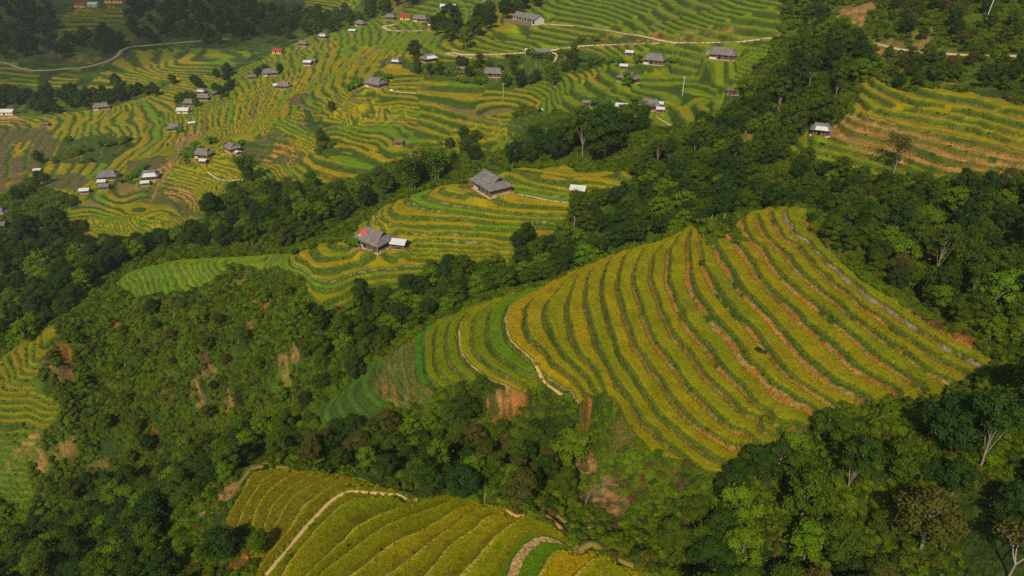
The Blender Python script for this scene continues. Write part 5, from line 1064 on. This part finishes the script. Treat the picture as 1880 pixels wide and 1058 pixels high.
# ------------------------------------------------------------------ houses, sheds, poles and small things
def striped_mat(name, col, stripe, amp, rough=.75, axis=0, metal=0.0, stain=.35):
    m, nt, b = new_mat(name); N = nt.nodes.new; L = nt.links.new; tc = N("ShaderNodeTexCoord")
    w = N("ShaderNodeTexWave"); w.wave_type = 'BANDS'; w.bands_direction = 'XYZ'[axis]; w.inputs["Scale"].default_value = stripe; w.inputs["Distortion"].default_value = .6; L(tc.outputs["Object"], w.inputs["Vector"])
    n = N("ShaderNodeTexNoise"); n.inputs["Scale"].default_value = .9; n.inputs["Detail"].default_value = 6; L(tc.outputs["Object"], n.inputs["Vector"])
    mr = N("ShaderNodeMapRange"); L(w.outputs["Fac"], mr.inputs[0]); mr.inputs[3].default_value = 1 - amp; mr.inputs[4].default_value = 1 + amp * .4
    mr2 = N("ShaderNodeMapRange"); L(n.outputs["Fac"], mr2.inputs[0]); mr2.inputs[1].default_value = .3; mr2.inputs[2].default_value = .7; mr2.inputs[3].default_value = 1 - stain; mr2.inputs[4].default_value = 1 + stain * .6
    mu = N("ShaderNodeMath"); mu.operation = 'MULTIPLY'; L(mr.outputs[0], mu.inputs[0]); L(mr2.outputs[0], mu.inputs[1])
    vm = N("ShaderNodeVectorMath"); vm.operation = 'SCALE'; vm.inputs[0].default_value = col; L(mu.outputs[0], vm.inputs["Scale"]); L(vm.outputs[0], b.inputs["Base Color"])
    b.inputs["Roughness"].default_value = rough; b.inputs["Metallic"].default_value = metal
    bp = N("ShaderNodeBump"); bp.inputs["Strength"].default_value = .5; bp.inputs["Distance"].default_value = .06; L(w.outputs["Fac"], bp.inputs["Height"]); L(bp.outputs[0], b.inputs["Normal"]); return m
HM = dict(grey=striped_mat("grey_roof_sheets", (.190, .170, .155), 2.2, .30), white=striped_mat("white_tin_roof", (.58, .57, .545), 2.6, .14, .5, 0, 0, .12), red=striped_mat("red_roof_sheets", (.32, .05, .038), 2.2, .2),
          brown=striped_mat("brown_thatch", (.20, .125, .075), 3.5, .35), wood=striped_mat("wall_boards", (.150, .088, .045), 3.2, .4), pale=plain_mat("pale_plaster", (.56, .52, .44), .2, .7), stone=plain_mat("stone_base", (.42, .32, .18), .35, 1.2),
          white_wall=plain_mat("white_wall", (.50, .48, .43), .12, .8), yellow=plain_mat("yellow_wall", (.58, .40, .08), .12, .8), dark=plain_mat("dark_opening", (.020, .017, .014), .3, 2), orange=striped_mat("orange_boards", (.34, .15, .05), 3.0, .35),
          redwood=striped_mat("red_boards", (.36, .06, .045), 3, .3), post=plain_mat("post_wood", (.30, .22, .13), .3, 3), conc=plain_mat("concrete", (.50, .48, .43), .15, 1.0), blue=plain_mat("blue_tarp", (.03, .06, .42), .2, 1.5, .5), purple=plain_mat("purple_cloth", (.07, .03, .20), .2, 2),
          orangecloth=plain_mat("orange_cloth", (.65, .27, .05), .2, 2), redcloth=plain_mat("red_cloth", (.62, .05, .05), .2, 2), sack=plain_mat("white_sack", (.66, .64, .58), .15, 2), straw=striped_mat("brown_straw", (.17, .085, .045), 4, .4), wallstone=plain_mat("wall_stone", (.17, .125, .075), .5, 1.5), red_fabric=plain_mat("faded_red", (.4, .1, .06), .2, 2))
class MB:
    def __init__(s): s.v = []; s.f = []
    def poly(s, pts): b = len(s.v); s.v += [tuple(p) for p in pts]; s.f.append(tuple(range(b, b + len(pts))))
    def box(s, x0, x1, y0, y1, z0, z1):
        b = len(s.v); s.v += [(x, y, z) for z in (z0, z1) for y in (y0, y1) for x in (x0, x1)]
        s.f += [tuple(b + i for i in q) for q in ((0, 2, 3, 1), (4, 5, 7, 6), (0, 1, 5, 4), (2, 6, 7, 3), (0, 4, 6, 2), (1, 3, 7, 5))]
    def bar(s, a, c, r, n=6):
        a = Vector(a); c = Vector(c); q = (c - a).to_track_quat('Z', 'Y'); b = len(s.v)
        for p in (a, c):
            for i in range(n): o = q @ Vector((math.cos(6.2832 * i / n) * r, math.sin(6.2832 * i / n) * r, 0)); s.v.append(tuple(p + o))
        for i in range(n): j = (i + 1) % n; s.f.append((b + i, b + j, b + n + j, b + n + i))
        s.f.append(tuple(b + n + i for i in range(n))); s.f.append(tuple(b + i for i in reversed(range(n))))
    def slab(s, pts, t):
        """a sheet of thickness t under the polygon pts"""
        b = len(s.v); n = len(pts); s.v += [tuple(p) for p in pts] + [(p[0], p[1], p[2] - t) for p in pts]; s.f.append(tuple(range(b, b + n))); s.f.append(tuple(b + n + i for i in reversed(range(n))))
        for i in range(n): j = (i + 1) % n; s.f.append((b + j, b + i, b + n + i, b + n + j))
    def build(s, name, mat, parent=None, bevel=0):
        me = bpy.data.meshes.new(name); me.from_pydata(s.v, [], s.f); me.materials.append(mat); bm = bmesh.new(); bm.from_mesh(me); bmesh.ops.recalc_face_normals(bm, faces=bm.faces)
        if bevel: bmesh.ops.bevel(bm, geom=bm.edges[:], offset=bevel, segments=1, affect='EDGES')
        bm.to_mesh(me); bm.free(); o = bpy.data.objects.new(name, me); COL.objects.link(o)
        if parent: o.parent = parent
        return o
def root_at(name, x, y, yaw, label, cat, group=None, z=None):
    e = bpy.data.objects.new(name, None); e.empty_display_size = 1; COL.objects.link(e); e.location = (x, y, ground(x, y) if z is None else z); e.rotation_euler = (0, 0, math.radians(yaw)); return props(e, label, cat, group)
def hip_gable(L, W, he, rise, o=.85, th=.14):
    lx, wy = L / 2 + o, W / 2 + o; a = L / 2 - W * .16; hr = he + rise; hg = he + rise * .58; wg = wy * .42; A = a + .38; r = MB()
    r.slab([(-lx, -wy, he), (lx, -wy, he), (A, -wg, hg), (A, 0, hr), (-A, 0, hr), (-A, -wg, hg)], th); r.slab([(lx, wy, he), (-lx, wy, he), (-A, wg, hg), (-A, 0, hr), (A, 0, hr), (A, wg, hg)], th)
    for s in (-1, 1):
        q = [(s * lx, -wy, he), (s * lx, wy, he), (s * a, wg, hg + .02), (s * a, -wg, hg + .02)]; r.slab(q if s > 0 else q[::-1], th)
    g = MB()
    for s in (-1, 1): g.poly([(s * (a + .02), -wg * .92, hg), (s * (a + .02), wg * .92, hg), (s * (a + .02), 0, hr - .12)])
    return r, g, A, hr
def gable(L, W, he, rise, o=.5, th=.10):
    lx, wy = L / 2 + o, W / 2 + o; hr = he + rise; r = MB(); r.slab([(-lx, -wy, he), (lx, -wy, he), (lx, 0, hr), (-lx, 0, hr)], th); r.slab([(lx, wy, he), (-lx, wy, he), (-lx, 0, hr), (lx, 0, hr)], th); return r, hr
def walls(L, W, z0, h, rise=0.0):
    w = MB(); x, y = L / 2, W / 2; w.poly([(-x, -y, z0), (x, -y, z0), (x, -y, h), (-x, -y, h)]); w.poly([(x, y, z0), (-x, y, z0), (-x, y, h), (x, y, h)])
    for s in (-1, 1):
        q = [(s * x, -y, z0), (s * x, y, z0), (s * x, y, h)] + ([(s * x, 0, h + rise)] if rise else []) + [(s * x, -y, h)]; w.poly(q)
    return w
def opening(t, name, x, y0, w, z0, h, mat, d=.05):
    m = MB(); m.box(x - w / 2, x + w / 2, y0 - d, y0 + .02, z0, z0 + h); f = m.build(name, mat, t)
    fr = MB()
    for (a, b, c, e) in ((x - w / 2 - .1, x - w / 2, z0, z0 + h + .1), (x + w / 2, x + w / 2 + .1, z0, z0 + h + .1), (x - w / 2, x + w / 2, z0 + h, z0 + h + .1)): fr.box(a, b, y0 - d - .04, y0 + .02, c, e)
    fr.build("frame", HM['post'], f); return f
def house(u, v, tmin, yaw, L, W, h, kind, label):
    if tmin >= 262 and kind not in ('school', 'open'): L *= .88; W *= .88; h *= .92
    p = hit(u, v, 1400 if tmin >= 262 else 300, tmin); x, y = p; big = h * L > 20
    nm, cat = {'school': ('school_building', 'school'), 'open': ('open_shed', 'shed')}.get(kind, ('farmhouse', 'house') if big or kind in ('redhouse', 'whitehouse') else ('field_hut', 'hut'))
    t = root_at(nm, x, y, yaw, label, cat)
    if kind == 'school':
        b = MB(); b.box(-L / 2 - .6, L / 2 + .6, -W / 2 - 1.2, W / 2 + .4, -2.5, .35); b.build("plinth", HM['conc'], t)
        w = MB(); x0, y0 = L / 2, W / 2; w.box(-x0, x0, -y0 + 2.0, y0, .3, h); w.box(x0 - .25, x0, -y0, -y0 + 2.0, .3, h); w.box(-x0, -x0 + .25, -y0, -y0 + 2.0, .3, h)
        for s in (-1, 1): w.poly([(s * (x0 - .01), -y0, h), (s * (x0 - .01), y0, h), (s * (x0 - .01), 0, h + W * .27)])
        w.build("wall", HM['pale'], t); r, hr = gable(L, W, h, W * .30, .5, .14); r.build("roof", HM['grey'], t)
        for i in range(9): c = MB(); xx = -x0 + .3 + i * (L - .6) / 8; c.box(xx - .18, xx + .18, -y0, -y0 + .36, .3, h + .02); c.build("column", HM['white_wall'], t)
        for i in range(4): opening(t, "door", -x0 + 3.2 + i * 5.1, -y0 + 2.0, 1.3, .36, 2.2, HM['dark']); opening(t, "window", -x0 + 5.4 + i * 4.9, -y0 + 2.0, 1.3, 1.3, 1.3, HM['dark'])
        b = MB(); b.box(-x0, x0, -y0 + .02, -y0 + .30, h - .35, h - .02); b.build("beam", HM['white_wall'], t); return t
    if kind == 'open':
        r, hr = gable(L, W, h, W * .24, .5); r.build("roof", HM['grey'], t); xs = [-L / 2 + i * L / 5 for i in range(6)]
        for xx in xs:
            for yy in (-W / 2, W / 2): q = MB(); q.box(xx - .12, xx + .12, yy - .12, yy + .12, -1.5, h); q.build("post", HM['post'], t)
        w = MB(); w.box(-L / 2 + .13, L / 2 - .13, W / 2 - .18, W / 2 - .06, -.8, h * .8); w.build("back_wall", HM['wood'], t); w = MB(); w.box(-L / 2 + .2, -L / 2 + 4, -W / 2 + 1, W / 2 - .3, -.8, h * .7); w.build("store_room", HM['wood'], t)
        m = MB(); m.slab([(-L / 2 - .4, -W / 2 - .4, h + .20), (-L / 2 + 2.4, -W / 2 - .4, h + .20), (-L / 2 + 2.4, -.6, h + W * .24 - .03), (-L / 2 - .4, -.6, h + W * .24 - .03)], .05); m.build("white_patch", HM['white'], t); return t
    if kind in ('stilt', 'halfwhite', 'whitehouse', 'redhouse'):
        roofm = {'stilt': 'grey', 'halfwhite': 'grey', 'whitehouse': 'white', 'redhouse': 'red'}[kind]; wallm = {'redhouse': 'yellow', 'whitehouse': 'white_wall'}.get(kind, 'wood')
        b = MB(); b.box(-L / 2 - .7, L / 2 + .7, -W / 2 - .9, W / 2 + .5, -2.6, .25); b.build("stone_base", HM['stone'], t, .08)
        if kind in ('whitehouse', 'redhouse'): r, hr = gable(L, W, h, W * .30, .6, .14); r.build("roof", HM[roofm], t); walls(L, W, .2, h, W * .30 - .14).build("wall", HM[wallm], t); A = L / 2
        else:
            r, g, A, hr = hip_gable(L, W, h, W * .40); ro = r.build("roof", HM[roofm], t); g.build("gable", HM['dark'], ro); walls(L, W, .2, h + .1).build("wall", HM[wallm], t)
            c = MB(); c.bar((-A, 0, hr + .04), (A, 0, hr + .04), .12, 6); c.build("ridge_cap", HM['grey'], ro)
        yf = -W / 2
        opening(t, "door", -L * .08, yf, 1.3, .26, 1.9, HM['dark'])
        for xx in (-L * .33, L * .20, L * .36): opening(t, "window", xx, yf, .9, 1.1, .8, HM['dark'])
        if big and kind == 'stilt':
            for xx in (-L / 2 - .3, -L * .22, L * .06, L * .30, L / 2 + .3): q = MB(); q.bar((xx, yf - .62, .2), (xx, yf - .62, h - .1), .09); q.build("post", HM['post'], t)
            lw = MB(); lw.box(-L / 2 + .02, -L * .2, yf - .06, yf - .002, .25, 1.05); lw.build("pale_wall_panel", HM['pale'], t)
            sk = MB(); sk.box(L / 2 - .02, L / 2 + .05, -W / 2 + .4, W / 2 - .4, .3, .95); sk.build("end_wall_panel", HM['stone'], t)
        if kind == 'halfwhite':
            wy = W / 2 + .85; he = h; ri = W * .40; m = MB()
            f = lambda yy: he + ri * (1 - abs(yy) / wy) + .05
            m.slab([(-L * .38, -wy - .1, f(wy)), (L * .48, -wy - .1, f(wy)), (L * .36, -wy * .45, f(wy * .45)), (-L * .30, -wy * .45, f(wy * .45))], .05); m.build("white_roof_sheet", HM['white'], t)
        return t
    # small huts
    rm = {'shed': 'white', 'redshed': 'white', 'brickshed': 'white', 'greyshed': 'grey', 'brownshed': 'brown'}[kind]; wm = {'redshed': 'redwood', 'brickshed': 'orange', 'shed': 'wood', 'greyshed': 'wood', 'brownshed': 'wood'}[kind]
    rise = W * .26; r, hr = gable(L, W, h, rise, .45, .08); ro = r.build("roof", HM[rm], t); c = MB(); c.bar((-L / 2 - .42, 0, hr + .02), (L / 2 + .42, 0, hr + .02), .07); c.build("ridge_cap", HM[rm], ro)
    b = MB(); b.box(-L / 2 - .25, L / 2 + .25, -W / 2 - .35, W / 2 + .25, -1.8, .12); b.build("stone_base", HM['stone'], t)
    for sx in (-1, 1):
        for sy in (-1, 1): q = MB(); q.box(sx * L / 2 - .09, sx * L / 2 + .09, sy * W / 2 - .09, sy * W / 2 + .09, .1, h + .05); q.build("post", HM['post'], t)
    w = MB(); l2, w2 = L / 2 - .11, W / 2 - .11; top = h * (.62 if kind in ('shed', 'redshed') else .96); z0 = .5 if kind != 'brickshed' else .1
    w.box(-l2, l2, -w2, -w2 + .06, z0, top); w.box(-l2, l2, w2 - .06, w2, z0, h * .96); w.box(-l2, -l2 + .06, -w2 + .06, w2 - .06, z0, h * .96); w.box(l2 - .06, l2, -w2 + .06, w2 - .06, z0, h * .96); w.build("wall", HM[wm], t)
    opening(t, "door", L * .1, -w2, .9, z0 + .02, min(top - z0 - .1, 1.5), HM['dark'], .03); return t
HOUSE_OBJ = [house(*h) for h in HOUSES]

def at_px(u, v, tmin=262): return hit(u, v, 1400 if tmin >= 262 else 300, tmin)
def single(name, label, cat, mb, mat, u, v, tmin, yaw=0, dz=0, group=None):
    o = mb.build(name, mat); p = at_px(u, v, tmin); o.location = (p[0], p[1], ground(*p) + dz); o.rotation_euler = (0, 0, math.radians(yaw)); return props(o, label, cat, group)
# power and wooden poles
def pole(u, v, tmin, h, r, mat, label, arms=True, lean=(0, 0)):
    p = at_px(u, v, tmin); t = root_at("utility_pole", p[0], p[1], 10, label, "pole"); t.rotation_euler = (lean[0], lean[1], .2)
    m = MB(); m.bar((0, 0, -.6), (0, 0, h), r, 8); m.build("shaft", mat, t)
    if arms:
        a = MB(); a.box(-.9, .9, -.06, .06, h - .7, h - .58); ar = a.build("crossarm", mat, t)
        for xx in (-.8, -.3, .3, .8): i = MB(); i.bar((xx, 0, h - .58), (xx, 0, h - .36), .05); i.build("insulator", HM['white_wall'], ar)
pole(1253, 174, 262, 9.0, .16, HM['white_wall'], "white concrete utility pole on the bright green terraces", True)
pole(924, 181, 262, 8.5, .10, HM['conc'], "thin grey utility pole on the gold terraces below the long farmhouse", True)
pole(1808, 42, 200, 9.5, .14, HM['white_wall'], "leaning pale utility pole on the hillside at the upper right", False, (0, .10))
pole(682, 166, 262, 6.0, .09, HM['conc'], "short grey pole in front of the farmhouse at the top of the gold terraces", False)
pole(941, 311, 150, 3.2, .06, HM['post'], "thin wooden stake at the top edge of the knoll rice", False)
pole(1304, 411, 90, 2.4, .05, HM['white_wall'], "left one of two white posts at the weedy top of the spur", False, (0, .1))
pole(1327, 409, 90, 2.6, .05, HM['white_wall'], "right one of two white posts at the weedy top of the spur", False, (0, .15))
# cloths, tarps and sacks
def cloth(w, d, hgt, seed):
    m = MB(); n = 8; r_ = random.Random(seed); Zs = [[hgt * (.35 + .65 * math.sin(math.pi * (i + .5) / (n + 1)) * math.sin(math.pi * (j + .5) / (n + 1))) * r_.uniform(.75, 1.1) if 0 < i < n and 0 < j < n else .02 for j in range(n + 1)] for i in range(n + 1)]
    Q = lambda i, j: (w * (i / n - .5) + r_.uniform(-.02, .02), d * (j / n - .5), Zs[i][j])
    pts = [[Q(i, j) for j in range(n + 1)] for i in range(n + 1)]
    for i in range(n):
        for j in range(n): m.poly([pts[i][j], pts[i + 1][j], pts[i + 1][j + 1], pts[i][j + 1]])
    return m
single("tarpaulin", "blue tarpaulin heap lying on the gold terraces", "tarpaulin", cloth(4.4, 3.4, 1.2, 1), HM['blue'], 847, 241, 262)
single("grain_sack", "pale yellow sacks beside the blue tarpaulin", "sack", cloth(2.0, 1.6, .8, 2), HM['orangecloth'], 836, 241, 262)
single("tarpaulin", "blue tarpaulin next to the hut at the tip of the stubble terraces", "tarpaulin", cloth(2.2, 1.8, .9, 3), HM['blue'], 1521, 240, 150)
single("cloth_pile", "purple and dark cloth spread in front of the house with red cloth", "cloth", cloth(2.4, 1.8, .9, 4), HM['purple'], 676, 452, 150, -30)
single("cloth_pile", "small orange cloth on top of the purple cloth pile", "cloth", cloth(1.2, .9, .5, 5), HM['orangecloth'], 676, 451, 150, -30, .75)
single("grain_sack", "white sack lying on the green terraces in the middle distance", "sack", cloth(2.6, 1.5, 1.0, 6), HM['sack'], 994, 203, 262)
single("tarpaulin", "small blue tarpaulin beside the dark little shed", "tarpaulin", cloth(2.0, 1.6, 1.4, 7), HM['blue'], 1088, 189, 262)
single("cloth_pile", "orange red cloth hanging above the small blue tarpaulin", "cloth", cloth(1.4, 1.2, 1.6, 8), HM['redcloth'], 1094, 184, 262)
single("grain_sack", "white washing on the bank by the farmhouse at the terrace top", "sack", cloth(2.4, 1.4, .7, 9), HM['sack'], 718, 164, 262)
# red cloth drying on the roof of the second house
h2 = HOUSE_OBJ[1]; L2, W2, hh2 = HOUSES[1][4], HOUSES[1][5], HOUSES[1][6]
def on_roof(label, x0, x1, y0, y1, mat, name="drying_cloth"):
    wy = W2 / 2 + .85; f = lambda yy: hh2 + W2 * .40 * (1 - abs(yy) / wy) + .06
    m = MB(); m.slab([(x0, y0, f(y0)), (x1, y0 + .1, f(y0 + .1)), (x1 - .15, y1, f(y1)), (x0 + .1, y1, f(y1))], .04); o = m.build(name, mat); o.location = h2.location; o.rotation_euler = h2.rotation_euler; props(o, label, "cloth")
on_roof("red cloth drying on the left end of the grey roof", -L2 * .36, -L2 * .18, -W2 * .34, -W2 * .14, HM['redcloth']); on_roof("faded orange cloth beside the red one on the grey roof", -L2 * .40, -L2 * .30, -W2 * .46, -W2 * .36, HM['orangecloth'])
# straw stack, retaining wall, field fence, dead trunks
st = MB(); n = 14; prof = [(-.4, 1.7), (.5, 1.9), (1.3, 1.75), (1.9, 1.2), (2.3, .5), (2.5, .05)]
for (z0, r0), (z1, r1) in zip(prof, prof[1:]):
    for i in range(n):
        a0, a1 = 6.2832 * i / n, 6.2832 * (i + 1) / n; st.poly([(math.cos(a0) * r0, math.sin(a0) * r0, z0), (math.cos(a1) * r0, math.sin(a1) * r0, z0), (math.cos(a1) * r1, math.sin(a1) * r1, z1), (math.cos(a0) * r1, math.sin(a0) * r1, z1)])
single("straw_stack", "round brown straw stack at the left corner of the large grey house", "straw stack", st, HM['straw'], 868, 343, 150)
a = at_px(925, 49, 400); b = at_px(975, 53, 400); d = b - a; Lw = float(np.hypot(*d)); wl = MB(); wl.box(0, Lw, -.5, .5, -2.5, 2.6)
t = wl.build("retaining_wall", HM['wallstone'], None, .1); t.location = (a[0], a[1], ground(*((a + b) / 2)) - .2); t.rotation_euler = (0, 0, math.atan2(d[1], d[0])); props(t, "dark stone retaining wall on the slope below the school", "wall")
def rail_fence(u0, v0, u1, v1, tmin, n, label):
    a = at_px(u0, v0, tmin); b = at_px(u1, v1, tmin); t = root_at("rail_fence", a[0], a[1], 0, label, "fence"); z0 = t.location.z; P3 = []
    for i in range(n):
        q = a + (b - a) * i / (n - 1); P3.append(Vector((q[0] - a[0], q[1] - a[1], ground(*q) - z0))); m = MB(); m.bar(P3[-1] - Vector((0, 0, .3)), P3[-1] + Vector((0, 0, 1.3)), .06, 5); m.build("post", HM['post'], t)
    m = MB()
    for i in range(n - 1):
        for hz in (.55, 1.1): m.bar(P3[i] + Vector((0, 0, hz)), P3[i + 1] + Vector((0, 0, hz)), .04, 5)
    m.build("rail", HM['post'], t)
rail_fence(742, 262, 752, 261, 262, 4, "short wooden rail fence right of the brown thatched field hut")
rail_fence(640, 470, 690, 468, 150, 8, "pale stick fence around the yard of the house with red cloth")
for i, (u, v, tmin, ln, ang, lab) in enumerate([(446, 520, 150, 4.5, 60, "pale dead trunk on the scrub below the green hill, rightmost of its kind"), (318, 588, 150, 4.0, 75, "pale dead trunk standing in the middle of the scrub slope"), (436, 630, 150, 5.0, 70, "slanted pale dead trunk low on the scrub slope"), (184, 506, 215, 5.0, 100, "pale dead trunk left of the small green hill"), (538, 742, 90, 4.0, 85, "pale dead trunk by the vivid green terraces"), (1072, 938, 75, 4.0, 80, "pale bare trunk at the foot of the bare slip"), (955, 918, 75, 2.6, 90, "short pale post trunk above the earth bank"), (890, 925, 75, 2.2, 90, "grey post at the back edge of the nearest terraces")]):
    m = MB(); e = math.radians(ang); top = Vector((math.cos(e) * ln, .3, math.sin(e) * ln)); m.bar((0, 0, -.4), top * .55, .085, 6); m.bar(top * .55, top, .06, 6); m.bar(top * .6, top * .6 + Vector((.5, .2, .6)), .035, 5); single("dead_trunk", lab, "dead tree", m, M_PALE, u, v, tmin, 0, 0)

# the air of the valley
hz = MB(); hz.box(-1750, 1750, -40, 1750, -30, 360); ho = hz.build("haze", bpy.data.materials.new("valley_air")); hm = ho.data.materials[0]; hm.use_nodes = True; hn = hm.node_tree; hn.nodes.clear()
hout = hn.nodes.new("ShaderNodeOutputMaterial"); hv = hn.nodes.new("ShaderNodeVolumePrincipled"); hv.inputs["Color"].default_value = (.86, .87, .86, 1); hv.inputs["Density"].default_value = .00011; hv.inputs["Anisotropy"].default_value = .2
hn.links.new(hv.outputs[0], hout.inputs["Volume"]); props(ho, "thin pale haze filling the valley", "haze", None, 'stuff')
